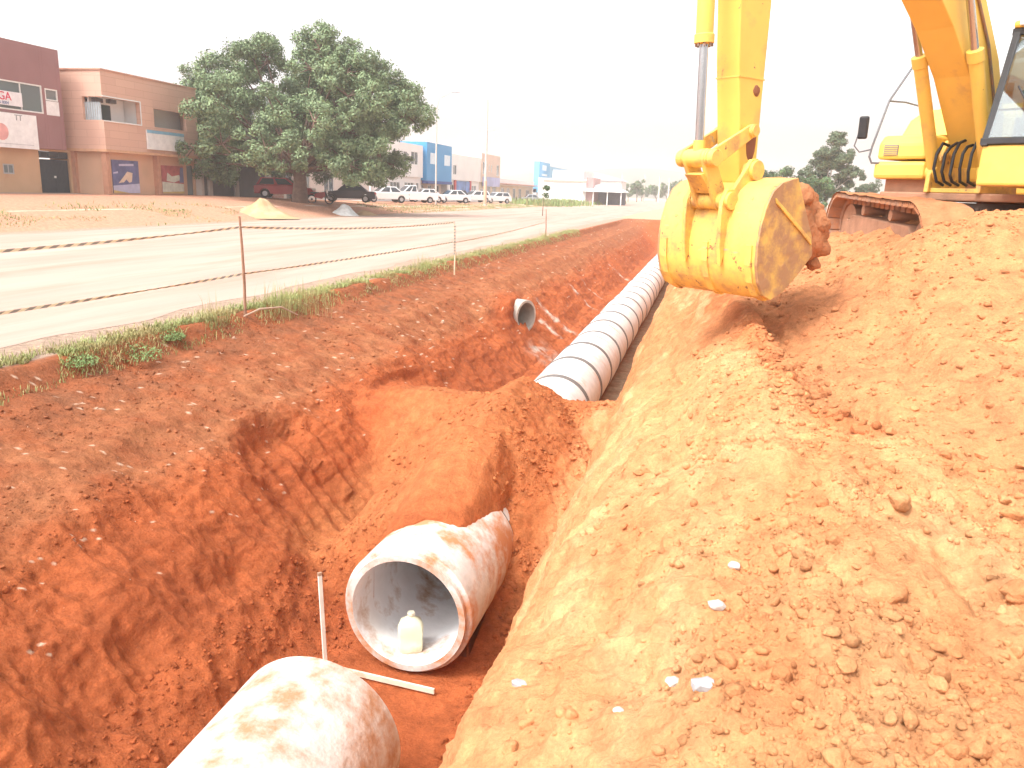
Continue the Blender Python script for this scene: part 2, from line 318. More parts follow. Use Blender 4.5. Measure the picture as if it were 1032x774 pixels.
# pale grit in the brown bench
grit = (w3 < .17) & (_g[(np.floor(x*13).astype(int)*7+np.floor(y*13).astype(int)*13) & 255][:, 0] > .25) & (x < -4.3) & (n2 > -.05)
c = np.where(grit[:, None], C3(.62, .45, .33)[None], c)
colr[act] = c
far = GX < -7.2; n3 = fbm(GX*.12, GY*.12, 0*GX, 3)
colr[far] = DUST*.66
f2 = (GX < -23.6); colr[f2] = C3(.50, .255, .165); 
f3 = (GX < -24) & (GY > 100); colr[f3] = C3(.55, .34, .24)
fr = (GY > 72) & (GX > -23) | (GX >= 13); colr[fr] = C3(.50, .33, .22)
def ground_mat():
    m = bpy.data.materials.new('red_earth'); m.use_nodes = True; n = m.node_tree.nodes; L = m.node_tree.links
    p = n['Principled BSDF']; p.inputs['Roughness'].default_value = .95; p.inputs['Specular IOR Level'].default_value = .1
    a = n.new('ShaderNodeAttribute'); a.attribute_name = 'soil'
    tc = n.new('ShaderNodeTexCoord')
    def nz(s, d=8, r=.6):
        t = n.new('ShaderNodeTexNoise'); t.inputs['Scale'].default_value = s; t.inputs['Detail'].default_value = d; t.inputs['Roughness'].default_value = r; L.new(tc.outputs['Object'], t.inputs['Vector']); return t
    n1 = nz(7, 10, .7); rp = n.new('ShaderNodeMapRange'); rp.inputs['To Min'].default_value = .62; rp.inputs['To Max'].default_value = 1.38; rp.inputs['From Min'].default_value = .25; rp.inputs['From Max'].default_value = .75; L.new(n1.outputs[0], rp.inputs[0])
    n2 = nz(60, 4, .7); r2 = n.new('ShaderNodeMapRange'); r2.inputs['To Min'].default_value = .8; r2.inputs['To Max'].default_value = 1.2; r2.inputs['From Min'].default_value = .25; r2.inputs['From Max'].default_value = .75; L.new(n2.outputs[0], r2.inputs[0])
    mu = n.new('ShaderNodeMath'); mu.operation = 'MULTIPLY'; L.new(rp.outputs[0], mu.inputs[0]); L.new(r2.outputs[0], mu.inputs[1])
    vm = n.new('ShaderNodeVectorMath'); vm.operation = 'SCALE'; L.new(a.outputs['Color'], vm.inputs[0]); L.new(mu.outputs[0], vm.inputs['Scale'])
    L.new(vm.outputs[0], p.inputs['Base Color'])
    b1 = nz(28, 8, .75); b2 = nz(9, 6, .6); ad = n.new('ShaderNodeMath'); ad.operation = 'MULTIPLY_ADD'; L.new(b2.outputs[0], ad.inputs[0]); ad.inputs[1].default_value = 1.6; L.new(b1.outputs[0], ad.inputs[2])
    bn = n.new('ShaderNodeBump'); bn.inputs['Distance'].default_value = .030; bn.inputs['Strength'].default_value = .9
    L.new(ad.outputs[0], bn.inputs['Height']); L.new(bn.outputs[0], p.inputs['Normal']); return m
M_SOIL = ground_mat()
def grid_mesh(name, PXX, PYY, PZZ, colr, m, hole=None):
    ny, nx = PXX.shape; me = bpy.data.meshes.new(name); V = np.stack([PXX, PYY, PZZ], -1).reshape(-1, 3).astype(np.float32)
    i = np.arange((ny-1)*(nx-1)); r, cc = i//(nx-1), i % (nx-1); a = r*nx+cc
    q = np.stack([a, a+1, a+nx+1, a+nx], -1).astype(np.int32)
    if hole is not None: q = q[~hole(V[q].mean(1))]
    me.vertices.add(len(V)); me.vertices.foreach_set('co', V.ravel()); me.loops.add(q.size); me.loops.foreach_set('vertex_index', q.ravel())
    me.polygons.add(len(q)); me.polygons.foreach_set('loop_start', np.arange(len(q), dtype=np.int32)*4); me.polygons.foreach_set('use_smooth', np.ones(len(q), bool))
    me.update(calc_edges=True)
    at = me.color_attributes.new('soil', 'FLOAT_COLOR', 'POINT'); cc4 = np.ones((len(V), 4), np.float32); cc4[:, :3] = np.clip(colr.reshape(-1, 3), 0, 1); at.data.foreach_set('color', cc4.ravel())
    me.materials.append(m); o = bpy.data.objects.new(name, me); COL.objects.link(o); return o
bore = lambda c_: ((np.hypot(c_[:, 0]-PX, c_[:, 2]-PZ) < .545) & (c_[:, 1] > 5.96) & (c_[:, 1] < 9.1)) | ((np.hypot((c_[:, 1]-20.2-(-4.5-c_[:, 0])*.445)*.91, c_[:, 2]+1.22) < .38) & (c_[:, 0] > -6.2) & (c_[:, 0] < -4.5))
tag(grid_mesh('ground', PXX, PYY, PZZ, colr, M_SOIL, bore), kind='structure')
def surf_z(x, y):   # displaced ground height near (x,y)
    j = int(np.clip(np.searchsorted(xs, x), 1, len(xs)-1)); i = int(np.clip(np.searchsorted(ys, y), 1, len(ys)-1)); return float(PZZ[i, j])

m_ = MB(); m_.bb(-3.1, -1.5, 5.7, 9.2, -2.5, -2.262); tag(m_.build('trench_floor', mat('floor_earth', (.30, .08, .03), .95, 6, .2)), kind='structure')
# road: dusty pale sheet over the ground with ragged edges
M_ROAD = mat('dusty_road', (.42, .295, .24), .9, .9, .16, .01, 14, dirt=(.33, .215, .16), dscale=1.1, dlo=.46, dhi=.72, stretch=(1, .10, 1))
ry = np.concatenate([np.arange(-40, 0, 2.), np.arange(0, 70, .25), np.geomspace(70, 700, 60)]); v = []; f = []
for i, yy in enumerate(ry):
    e0 = -7.95-.5*float(fbm(np.array(0.), np.array(yy*.35), np.array(0.), 3)); e1 = -22.9-.5*float(fbm(np.array(5.), np.array(yy*.25), np.array(0.), 3))
    for t in range(9): v.append((e0+(e1-e0)*t/8, yy, .004+.10*math.sin(math.pi*t/8)))
for i in range(len(ry)-1):
    for t in range(8): a = i*9+t; f.append((a, a+1, a+10, a+9))
m_ = MB(); m_.v = v; m_.f = f; m_.m = [0]*len(f); tag(m_.build('road', M_ROAD, smooth=True, recalc=False), kind='structure')
# worn kerb line and pale apron on the far side
v = []; f = []
M_APRON = mat('pale_apron', (.62, .47, .36), .9, .8, .15, .01, 10, dirt=(.50, .27, .18), dscale=.3, dlo=.48, dhi=.6)
for i, yy in enumerate(ry):
    e0 = -24.4-.3*float(fbm(np.array(2.), np.array(yy*.3), np.array(0.), 3)); e1 = -26.9-.6*float(fbm(np.array(9.), np.array(yy*.12), np.array(0.), 3))
    for t in range(5):
        xx = e0+(e1-e0)*t/4; v.append((xx, yy, float(ground_z(np.array(xx), np.array(yy)))+.03))
for i in range(len(ry)-1):
    for t in range(4): a = i*5+t; f.append((a, a+1, a+6, a+5))
m_ = MB(); m_.v = v; m_.f = f; m_.m = [0]*len(f); tag(m_.build('roadside_path', M_APRON, smooth=True, recalc=False), kind='structure')
# distant wooded hills
def hill(pts, y0, depth, m, name, amp, nsc):
    xs_ = np.linspace(pts[0][0], pts[-1][0], 160); t = np.linspace(0, 1, 14)
    X, T = np.meshgrid(xs_, t); H_ = np.interp(X, *zip(*pts)); Z = H_*np.sin(T*math.pi/2)+amp*fbm(X*nsc, T*depth*nsc, 0*X, 4)*T-1.5*(T < .01)
    grid_mesh(name, X, y0+T*depth, Z, np.ones(X.shape+(3,)), m)
    return bpy.data.objects[name]
M_HILL = mat('wooded_hill', (.035, .06, .03), .95, .03, .4, 1.2, .12)
tag(hill([(-900, 0), (-500, 8), (-330, 14), (-210, 24), (-150, 28), (-90, 34), (-30, 30), (60, 27), (300, 20), (700, 25), (1000, 5)], 760, 260, M_HILL, 'hills', 5, .02), kind='structure')

# ================================================================= CLODS, STONES
def ico(sub):
    bm = bmesh.new(); bmesh.ops.create_icosphere(bm, subdivisions=sub, radius=1); v = np.array([p.co[:] for p in bm.verts]); f = [tuple(q.index for q in fc.verts) for fc in bm.faces]; bm.free(); return v, f
ICO1, ICO2, ICO3 = ico(1), ico(2), ico(3)
def lump(base, r, seed, amp=.35, sc=1.3):
    v, f = base; n = fbm(v[:, 0]*sc+seed, v[:, 1]*sc, v[:, 2]*sc, 3)
    return v*(1+amp*n)[:, None]*r
def rock(base, seed, amp):
    v, f = base; r_ = random.Random(seed); v = v.copy()
    for _ in range(7):
        d = np.array([r_.gauss(0, 1) for _ in range(3)]); d /= np.linalg.norm(d); h = r_.uniform(.45, .85); t = v@d; v = v-np.outer(np.clip(t-h, 0, None), d)
    n = fbm(v[:, 0]*1.7+seed % 50, v[:, 1]*1.7, v[:, 2]*1.7, 3); return v*(1+amp*n)[:, None]
def scatter(name, m, pts, label, cat=None, amp=.4):
    mb = MB()
    for (x, y, r) in pts:
        b = ICO3 if r > .03 else ICO2 if r > .012 else ICO1
        v = rock(b, random.random()*50, amp)*np.array([r*random.uniform(.8, 1.3), r*random.uniform(.8, 1.3), r*random.uniform(.55, .9)])
        a = random.random()*6.28; ca, sa = math.cos(a), math.sin(a); zz = surf_z(x, y)
        mb.add([(x+p[0]*ca-p[1]*sa, y+p[0]*sa+p[1]*ca, zz+p[2]-r*.12) for p in v], b[1])
    o = mb.build(name, m, smooth=False, recalc=False); o.data.polygons.foreach_set('use_smooth', [True]*len(o.data.polygons)); return tag(o, label, cat, kind='stuff')
M_CLODR = mat('red_clod', (.46, .17, .075), .95, 8, .2, .01, 40, spec=.1)
def crumbs(name, X, Y, Rr, label, tint=None, seed=0):
    """many small broken clods laid on the ground, each coloured like the soil it lies on"""
    rs = np.random.RandomState(seed); X, Y, Rr = map(np.array, (X, Y, Rr)); big = Rr > .016; Vs, Fs, Cs = [], [], []; k0 = 0
    for sel, base in ((big & (Rr > .035), ICO3), (big & (Rr <= .035), ICO2), (~big, ICO1)):
        idx = np.nonzero(sel)[0]
        if not len(idx): continue
        tm = np.array([rock(base, seed*100+q*7.3, .3) for q in range(14)]); f = np.array(base[1]); nv = len(base[0])
        T = tm[rs.randint(0, 14, len(idx))]; a = rs.rand(len(idx))*6.28; ca, sa = np.cos(a)[:, None], np.sin(a)[:, None]
        sc = rs.uniform(.7, 1.25, (len(idx), 1, 3))*Rr[idx][:, None, None]*np.array([1, 1, .8]); T = T*sc
        jx = np.clip(np.searchsorted(xs, X[idx]), 1, len(xs)-1); iy = np.clip(np.searchsorted(ys, Y[idx]), 1, len(ys)-1)
        P = np.stack([T[..., 0]*ca-T[..., 1]*sa+PXX[iy, jx][:, None], T[..., 0]*sa+T[..., 1]*ca+PYY[iy, jx][:, None], T[..., 2]+(PZZ[iy, jx]+Rr[idx]*.1)[:, None]], -1)
        Vs.append(P.reshape(-1, 3)); Fs.append((f[None]+(k0+np.arange(len(idx))*nv)[:, None, None]).reshape(-1, 3)); k0 += len(idx)*nv
        cc_ = colr[iy, jx]*rs.uniform(.85, 1.15, (len(idx), 1)) if tint is None else np.array(tint)[None]*rs.uniform(.8, 1.15, (len(idx), 1)); Cs.append(np.repeat(cc_, nv, 0))
    V = np.concatenate(Vs).astype(np.float32); F = np.concatenate(Fs).astype(np.int32); Cc = np.concatenate(Cs)
    me = bpy.data.meshes.new(name); me.vertices.add(len(V)); me.vertices.foreach_set('co', V.ravel()); me.loops.add(F.size); me.loops.foreach_set('vertex_index', F.ravel()); me.polygons.add(len(F)); me.polygons.foreach_set('loop_start', np.arange(len(F), dtype=np.int32)*3); me.update(calc_edges=True)
    at = me.color_attributes.new('soil', 'FLOAT_COLOR', 'POINT'); c4 = np.ones((len(V), 4), np.float32); c4[:, :3] = np.clip(Cc, 0, 1); at.data.foreach_set('color', c4.ravel()); me.materials.append(M_SOIL)
    o = bpy.data.objects.new(name, me); COL.objects.link(o); return tag(o, label, 'soil', kind='stuff')
rs = np.random.RandomState(21)
n = 26000; Y = 2.0+rs.rand(n)**1.5*6.5; X = rs.uniform(-.55, 3.1, n); k = (X < crest_x(Y)-.02) & (fbm(X*1.5, Y*1.5, 0*X, 3) > -.12+.5*rs.rand(n)-.25) & (rs.rand(n) < np.where(X < 0, .35, 1))
R_ = .005+.011*rs.rand(n)**2.5+.03*rs.rand(n)**12; crumbs('pale_crumbs', X[k], Y[k], R_[k], 'pale crumbly clods strewn over the near right bank', seed=1)
n = 6; crumbs('large_clods', [.75, 1.25, .95, 1.5, .62, 1.75], [2.95, 3.1, 3.75, 3.9, 3.3, 3.4], [.085, .07, .06, .075, .045, .06], 'fist sized pale lumps half sunk in the near right bank', seed=2)
n = 16000; Y = 4.2+rs.rand(n)**1.2*9; X = rs.uniform(.3, 6.5, n); k = (X > crest_x(Y)+.05) & (fbm(X*1.1, Y*1.1, 0*X, 3) > -.1+.5*rs.rand(n)-.25)
R_ = .007+.015*rs.rand(n)**2.5+.035*rs.rand(n)**14; crumbs('red_crumbs', X[k], Y[k], R_[k], 'reddish crumbs over the spoil heap right of the trench', seed=3)
n = 9000; Y = rs.uniform(6.9, 12.5, n); X = rs.uniform(-3.9, -1.1, n); k = ((X > -2.1) | (rs.rand(n) < .4)) & (fbm(X*2, Y*2, 0*X, 2) > -.1) & ~((Y < 7.6) & (np.abs(X-PX) < .7))
R_ = .006+.015*rs.rand(n)**2.5+.03*rs.rand(n)**12; crumbs('heap_crumbs', X[k], Y[k], R_[k], 'crumbs over the soil heap that buries the pipe', seed=4)
n = 2600; Y = rs.uniform(4.4, 8.0, n); X = crest_x(Y)+.12+rs.normal(size=n)*.10; R_ = .008+.02*rs.rand(n)**2+.045*rs.rand(n)**7; crumbs('lip_clods', X, Y, R_, 'broken clods fallen along the edge of the pale crust', seed=9)
n = 4500; Y = rs.uniform(2.3, 7.5, n); X = np.where(rs.rand(n) < .5, rs.uniform(-1.7, -1.3, n), rs.uniform(-3.9, -2.95, n)); R_ = .005+.012*rs.rand(n)**2+.025*rs.rand(n)**10; crumbs('floor_crumbs', X, Y, R_, 'crumbs fallen along the trench floor beside the near pipes', seed=5)
n = 15000; Y = 3.0+rs.rand(n)**1.4*26; X = rs.uniform(-7.0, -4.7, n); k = fbm(X*1.2, Y*.8, 0*X, 3) > -.1+.4*rs.rand(n)-.2; R_ = .005+.011*rs.rand(n)**2+.025*rs.rand(n)**12; crumbs('bench_crumbs', X[k], Y[k], R_[k], 'brown crumbs and clods on the bench below the verge', seed=6)
n = 1000; Y = 3.0+rs.rand(n)**1.4*22; X = rs.uniform(-7.0, -4.4, n); k = fbm(X*1.5, Y*1.2, 0*X+3, 2) > .02; R_ = .003+.005*rs.rand(n)**3; crumbs('pale_grit', X[k], Y[k], R_[k], 'pale grit scattered in patches over the brown bench', tint=(.58, .42, .30), seed=7)
M_QTZ = mat('white_stone', (.50, .47, .44), .7, 10, .12, .004, 40)
for (x_, y_, r_, lb) in ((.02, 2.58, .022, 'small white stone on the near right bank, lowest of the white stones'), (-.16, 2.52, .016, 'tiny white stone low on the bank, close to the trench edge'), (.16, 2.95, .026, 'white angular stone on the right bank, between two others'), (.24, 3.32, .022, 'white stone on the right bank, farthest of the white stones')):
    v = lump(ICO2, 1, x_*9+3, .5)*np.array([r_*1.3, r_, r_*.8]); mb = MB(); mb.add([(p[0], p[1], p[2]) for p in v], ICO2[1])
    o = mb.build('white_stone', M_QTZ, recalc=False); o.location = (x_, y_, surf_z(x_, y_)+r_*.45); tag(o, lb, 'stone', 'white stones on the right bank')
M_GSTONE = mat('grey_stone', (.33, .33, .34), .8, 10, .2, .004, 40)
for (x_, y_, r_, lb) in ((-.62, 3.0, .03, 'grey stone stuck at the trench edge of the right bank'), (.12, 2.42, .035, 'grey lump of rubble on the right bank at the bottom of the view')):
    v = lump(ICO2, 1, x_*9+3, .5)*np.array([r_*1.3, r_, r_*.8]); mb = MB(); mb.add([(p[0], p[1], p[2]) for p in v], ICO2[1])
    o = mb.build('grey_stone', M_GSTONE, recalc=False); o.location = (x_, y_, surf_z(x_, y_)+r_*.5); tag(o, lb, 'stone')

# ================================================================= CONCRETE PIPES
M_CONC = mat('dusty_concrete', (.60, .565, .54), .9, 5, .16, .006, 30, dirt=(.52, .30, .19), dscale=1.7, dlo=.56, dhi=.72)
M_CONC1 = mat('mud_smeared_concrete', (.58, .52, .48), .9, 9, .2, .008, 26, dirt=(.40, .20, .11), dscale=2.7, dlo=.44, dhi=.64)
M_CONCI = mat('lit_inner_concrete', (.78, .78, .79), .85, 5, .12, .003, 30, dirt=(.45, .28, .18), dscale=2.6, dlo=.52, dhi=.70)  # soft bluish light in the bore put into the base colour; brown patches are soil
M_JOINT = mat('mortar_joint', (.15, .135, .125), .9, 12, .2)
def ring_mesh(mb, y0, y1, ro, ri, n=72, mi_o=0, mi_i=1, step0=0, rs=.0):
    """hollow pipe along y; optional stepped spigot of radius rs over the first step0 metres"""
    prof = [(y0, ri), (y0, rs), (y0+step0, rs), (y0+step0, ro-.012), (y0+step0+.012, ro), (y1, ro), (y1, ri)] if step0 else [(y0, ri), (y0, ro-.01), (y0+.01, ro), (y1, ro), (y1, ri)]
    seg = []
    for i in range(len(prof)):
        seg.append(prof[i])
    vs = []; N = len(prof)
    for (yy, r_) in prof:
        for k in range(n): a = 2*math.pi*k/n; vs.append((r_*math.cos(a), yy, r_*math.sin(a)))
    for i in range(N):
        j = (i+1) % N; fs = [(i*n+k, i*n+(k+1) % n, j*n+(k+1) % n, j*n+k) for k in range(n)]
        if i == 0: mb_v = vs; mb.add(vs, fs, mi_o)
        else:
            base = len(mb.v)-len(vs); mb.f += [tuple(q+base for q in f_) for f_ in fs]; mb.m += [(mi_i if i == N-1 else mi_o)]*len(fs)
ORD = ['first', 'second', 'third', 'fourth', 'fifth', 'sixth', 'seventh', 'eighth', 'ninth', 'tenth', 'eleventh', 'twelfth', 'thirteenth', 'fourteenth', 'fifteenth', 'sixteenth', 'seventeenth', 'eighteenth', 'nineteenth', 'twentieth']
ORD += ['twenty-'+q for q in ORD[:9]]
mb = MB(); ring_mesh(mb, 0, 1.56, PR, .5, mi_i=1)
pipe0 = mb.build('concrete_pipe', [M_CONC, M_CONCI], smooth=True)
mb = MB(); ring_mesh(mb, 1.49, 1.655, PR+.012, .49, mi_i=0); joint0 = mb.build('joint_band', M_JOINT, pipe0, smooth=True)
NP = 29
for i in range(NP):
    if i == 0: p, j = pipe0, joint0
    else:
        p = pipe0.copy(); j = joint0.copy(); COL.objects.link(p); COL.objects.link(j); j.parent = p
    p.location = (PX+random.uniform(-.018, .018), 11.55+1.62*i, PZ+random.uniform(-.012, .012)); p.rotation_euler = (0, random.random()*6.28, 0)
    tag(p, (ORD[i]+' ring of the laid concrete pipeline counted from the soil heap'), 'pipe', 'concrete pipes laid in a long line')
# open ring in front of the heap, its buried neighbour, and the ring at the bottom of the view
mb = MB(); ring_mesh(mb, 0, 1.56, PR, .5, n=96, step0=.055, rs=.555)
o = mb.build('concrete_pipe', [mat('half_buried_concrete', (.58, .55, .52), .9, 9, .16, .007, 26, dirt=(.48, .21, .10), dscale=2.4, dlo=.44, dhi=.60), M_CONCI], smooth=True)
o.location = (PX, 5.95, PZ); o.rotation_euler = (0, 0, R(-1)); tag(o, 'open concrete pipe with its mouth facing the camera and soil heaped on its back', 'pipe')
mb = MB(); ring_mesh(mb, 1.54, 1.62, PR-.02, .47, mi_i=0); mb.build('joint_band', M_JOINT, o, smooth=True)
mb = MB(); ring_mesh(mb, 0, 1.56, PR, .5, n=72)
o = mb.build('concrete_pipe', [M_CONC, M_CONCI], smooth=True); o.location = (PX, 7.6, PZ); tag(o, 'buried concrete pipe under the soil heap, seen only through the bore of the open pipe', 'pipe')
mb = MB(); ring_mesh(mb, 0, 1.62, PR, .5, n=96)
o = mb.build('concrete_pipe', [M_CONC1, M_CONCI], smooth=True); o.location = (PX+.04, 2.66, PZ); o.rotation_euler = (0, 0, R(1)); tag(o, 'mud smeared white concrete pipe nearest the camera at the bottom edge of the view', 'pipe')
mb = MB(); ring_mesh(mb, 0, 1.6, PR, .5, n=72)
o = mb.build('concrete_pipe', [M_CONC1, M_CONCI], smooth=True); o.location = (PX+.04, 1.1, PZ); tag(o, 'concrete pipe lying behind the nearest one, outside the view', 'pipe')
# stub pipe coming out of the left wall
mb = MB(); ring_mesh(mb, 0, 1.4, .43, .36, n=48)
o = mb.build('stub_pipe', [mat('stub_concrete', (.42, .37, .32), .9, 8, .2, .004, 30), mat('stub_bore', (.40, .36, .31), .9, 8, .2)], smooth=True); o.location = (-4.40, 20.12, -1.16); o.rotation_euler = (0, 0, R(66)); tag(o, 'small grey drain pipe sticking out of the left trench wall', 'pipe')

# plastic jug standing in the open pipe
M_JUG = mat('yellowed_plastic', (.74, .72, .52), .35, 6, .12, .004, 14, spec=.5, dirt=(.50, .42, .26), dscale=5, dlo=.5, dhi=.75)
jug = empty('plastic_jug', (-2.33, 6.2, -2.138), R(24)); jug.scale = (1.12, 1.12, .93); tag(jug, 'crumpled translucent yellow plastic jug standing inside the open pipe', 'jug')
mb = MB(); prof = [(0, .001), (0, .088), (.015, .098), (.10, .098), (.13, .092), (.16, .099), (.27, .096), (.31, .082), (.35, .045), (.365, .026), (.385, .026)]; vs = []; n = 40
for i, (zz, r_) in enumerate(prof):
    for k in range(n):
        a = 2*math.pi*k/n; sq = 1/max(abs(math.cos(a)), abs(math.sin(a)))**.55 if r_ > .05 else 1
        d_ = 1+(.10*float(noise3(np.array(math.cos(a)*2), np.array(math.sin(a)*2), np.array(zz*9))) if .02 < zz < .34 else 0)
        vs.append((r_*sq*d_*math.cos(a)*1.05+.03*max(0, zz-.2), r_*sq*d_*math.sin(a)*.8, zz))
mb.add(vs, [(i*n+k, i*n+(k+1) % n, (i+1)*n+(k+1) % n, (i+1)*n+k) for i in range(len(prof)-1) for k in range(n)]); mb.build('jug_body', M_JUG, jug, smooth=True)
mb = MB(); mb.tube([(.006, 0, .375), (.006, 0, .405)], .03, 20); mb.build('cap', mat('cap_plastic', (.72, .70, .55), .4), jug, smooth=True, bevel=.003)

# the two gauge sticks
M_STICK = mat('white_wood', (.74, .70, .62), .7, 8, .15, .002, 40, dirt=(.50, .30, .18), dscale=3, dlo=.6, dhi=.75)
mb = MB(); p0, p1 = Vector((-2.97, 5.78, -2.28)), Vector((-3.035, 5.83, -1.30))
d_ = (p1-p0).normalized(); q = d_.to_track_quat('Z', 'Y').to_matrix(); mb.box((p0+p1)/2, (.035, .02, (p1-p0).length), q)
mb.box(p1-d_*.01+Vector((0, 0, 0)), (.037, .022, .03), q, 1)
tag(mb.build('measuring_stick', [M_STICK, mat('stick_tip', (.35, .22, .15))], bevel=.002), 'thin white wooden stick standing upright left of the open pipe', 'stick')
mb = MB(); p0, p1 = Vector((-2.93, 5.80, -2.19)), Vector((-1.93, 5.72, -2.185)); d_ = (p1-p0).normalized(); q = d_.to_track_quat('Z', 'Y').to_matrix(); mb.box((p0+p1)/2, (.02, .05, (p1-p0).length), q)
tag(mb.build('wooden_lath', mat('dirty_lath', (.70, .62, .50), .8, 6, .15, .002, 40, dirt=(.50, .24, .13), dscale=2.2, dlo=.48, dhi=.6), bevel=.002), 'pale wooden lath lying across the floor under the mouth of the open pipe', 'stick')

def chips(m, sc, lo, hi, col, stretch=(1, 1, 1)):
    n = m.node_tree.nodes; L = m.node_tree.links; p = n['Principled BSDF']; src = p.inputs['Base Color'].links[0].from_socket; tc = n.new('ShaderNodeTexCoord'); mp = n.new('ShaderNodeMapping'); mp.inputs['Scale'].default_value = stretch; L.new(tc.outputs['Object'], mp.inputs[0])
    t = n.new('ShaderNodeTexNoise'); t.inputs['Scale'].default_value = sc; t.inputs['Detail'].default_value = 5; t.inputs['Roughness'].default_value = .7; L.new(mp.outputs[0], t.inputs['Vector']); rp = n.new('ShaderNodeMapRange'); rp.inputs['From Min'].default_value = lo; rp.inputs['From Max'].default_value = hi; L.new(t.outputs[0], rp.inputs[0])
    mx = n.new('ShaderNodeMix'); mx.data_type = 'RGBA'; L.new(rp.outputs[0], mx.inputs[0]); L.new(src, mx.inputs[6]); mx.inputs[7].default_value = (*col, 1); L.new(mx.outputs[2], p.inputs['Base Color'])
# ================================================================= EXCAVATOR
CX = Vector((3.5, 12.2, 1.05)); HD = R(-130.6)
exc = empty('excavator', CX, HD)
tag(exc, 'yellow crawler excavator on the spoil beside the trench with its arm reaching over the bank', 'excavator')
M_YEL = mat('yellow_paint', (.84, .55, .11), .45, 3, .08, .0015, 18, spec=.45, dirt=(.52, .30, .13), dscale=2.3, dlo=.54, dhi=.80)
M_YELD = mat('muddy_yellow_paint', (.82, .53, .12), .5, 5, .10, .004, 18, spec=.4, dirt=(.44, .23, .11), dscale=4.2, dlo=.46, dhi=.70)
chips(M_YEL, 9, .68, .70, (.30, .15, .07)); chips(M_YELD, 11, .62, .66, (.28, .14, .07)); chips(M_YELD, 5, .64, .70, (.38, .33, .28), (1, .25, 1))
M_MUD = mat('caked_mud', (.42, .21, .11), .95, 7, .25, .02, 16, spec=.1)
M_STEEL = mat('worn_steel', (.30, .23, .19), .55, 8, .2, .003, 30, metal=.3, dirt=(.42, .20, .10), dscale=4, dlo=.45, dhi=.6)
M_CHROME = mat('piston_chrome', (.55, .55, .56), .2, 3, .05, metal=.9)
M_BLK = mat('black_rubber', (.03, .03, .032), .6, 6, .2)
M_CABF = mat('cab_black_paint', (.045, .047, .05), .4, 6, .2)
M_DIRTY = mat('dusty_steel', (.40, .22, .14), .9, 5, .25, .01, 24, spec=.1)
P1 = (5.06, 1.22)
# --- undercarriage; tracks stand at their own angle
ANG = R(98)-HD
TR = Matrix.Rotation(ANG, 3, 'Z')
def tl(u, v, w): return tuple(TR @ Vector((u, v, w+.04+.04*u)))      # u backwards along the track, v to machine's right in world
def stadium(L_, Hh, n=140):
    r_ = Hh/2; pts = []; per = 2*L_+2*math.pi*r_
    for i in range(n):
        s_ = per*i/n
        if s_ < L_: pts.append((-L_/2+s_, 2*r_, 0.))
        elif s_ < L_+math.pi*r_: a = (s_-L_)/r_; pts.append((L_/2+r_*math.sin(a), r_+r_*math.cos(a), a))
        elif s_ < 2*L_+math.pi*r_: pts.append((L_/2-(s_-L_-math.pi*r_), 0, math.pi))
        else: a = (s_-2*L_-math.pi*r_)/r_; pts.append((-L_/2-r_*math.sin(a), r_-r_*math.cos(a), math.pi+a))
    return pts
M_TRK = mat('dusty_track', (.34, .21, .15), .9, 5, .25, .008, 24, spec=.15, dirt=(.48, .22, .11), dscale=2.2, dlo=.42, dhi=.58)
M_PACK = mat('packed_mud', (.44, .19, .09), .95, 6, .25, .02, 20, spec=.1)
for sv in (-1.1, 1.1):
    belt = MB(); pts = stadium(2.95, .95, 46)
    for (u, w, a) in pts:
        rot = TR @ Matrix.Rotation(a, 3, 'Y')
        belt.box(tl(u, sv, w), (.176, .60, .035), rot)
        nrm = Matrix.Rotation(a, 3, 'Y') @ Vector((0, 0, 1))
        for off in (-.06, 0, .06):
            c_ = Vector((u, sv, w))+Matrix.Rotation(a, 3, 'Y') @ Vector((off, 0, .025)); belt.box(tl(*c_), (.014, .60, .035), rot)
        for vo in (-.09, .09):
            c_ = Vector((u, sv+vo, w))-nrm*.06; belt.box(tl(*c_), (.15, .035, .09), rot)
    b = belt.build('track', M_TRK, exc)
    pk = MB(); sp_ = stadium(2.95, .95, 120); nv = 13; vs = []
    for i, (u, w, a) in enumerate(sp_):
        nr_ = Matrix.Rotation(a, 3, 'Y') @ Vector((0, 0, 1))
        for k in range(nv):
            vv = sv-.31+.62*k/(nv-1); e_ = .06+.05*float(fbm(np.array(u*2.1+sv), np.array(vv*3.), np.array(w*2.1), 3))+.012*float(fbm(np.array(u*9.), np.array(vv*9.), np.array(w*9.), 2)); c_ = Vector((u, vv, w))+nr_*max(e_, .004); vs.append(tl(*c_))
    pk.add(vs, [(i*nv+k, ((i+1) % 120)*nv+k, ((i+1) % 120)*nv+k+1, i*nv+k+1) for i in range(120) for k in range(nv-1)])
    pk.build('packed_mud', M_PACK, b, smooth=True)
    fr_ = MB(); fr_.prism([(-1.3, .32), (1.3, .32), (1.35, .55), (1.1, .70), (-1.1, .70), (-1.35, .55)], sv-.17, sv+.17, lambda p, q, a: tl(p, a, q)); fr_.build('track_frame', M_DIRTY, b, bevel=.02)
    for uu, nm in ((-1.47, 'idler'), (1.47, 'sprocket')):
        w_ = MB(); w_.tube([tl(uu, sv-.09, .475), tl(uu, sv+.09, .475)], .36, 28); w_.tube([tl(uu, sv-.14, .475), tl(uu, sv+.14, .475)], .14, 20); w_.build(nm, M_DIRTY, b, smooth=True)
    for k in range(7):
        w_ = MB(); w_.tube([tl(-1.15+k*.38, sv-.16, .22), tl(-1.15+k*.38, sv+.16, .22)], .10, 16); w_.build('roller', M_DIRTY, b, smooth=True)
    for uu in (-.55, .55):
        w_ = MB(); w_.tube([tl(uu, sv-.2, .79), tl(uu, sv+.2, .79)], .07, 16); w_.build('carrier_roller', M_DIRTY, b, smooth=True)
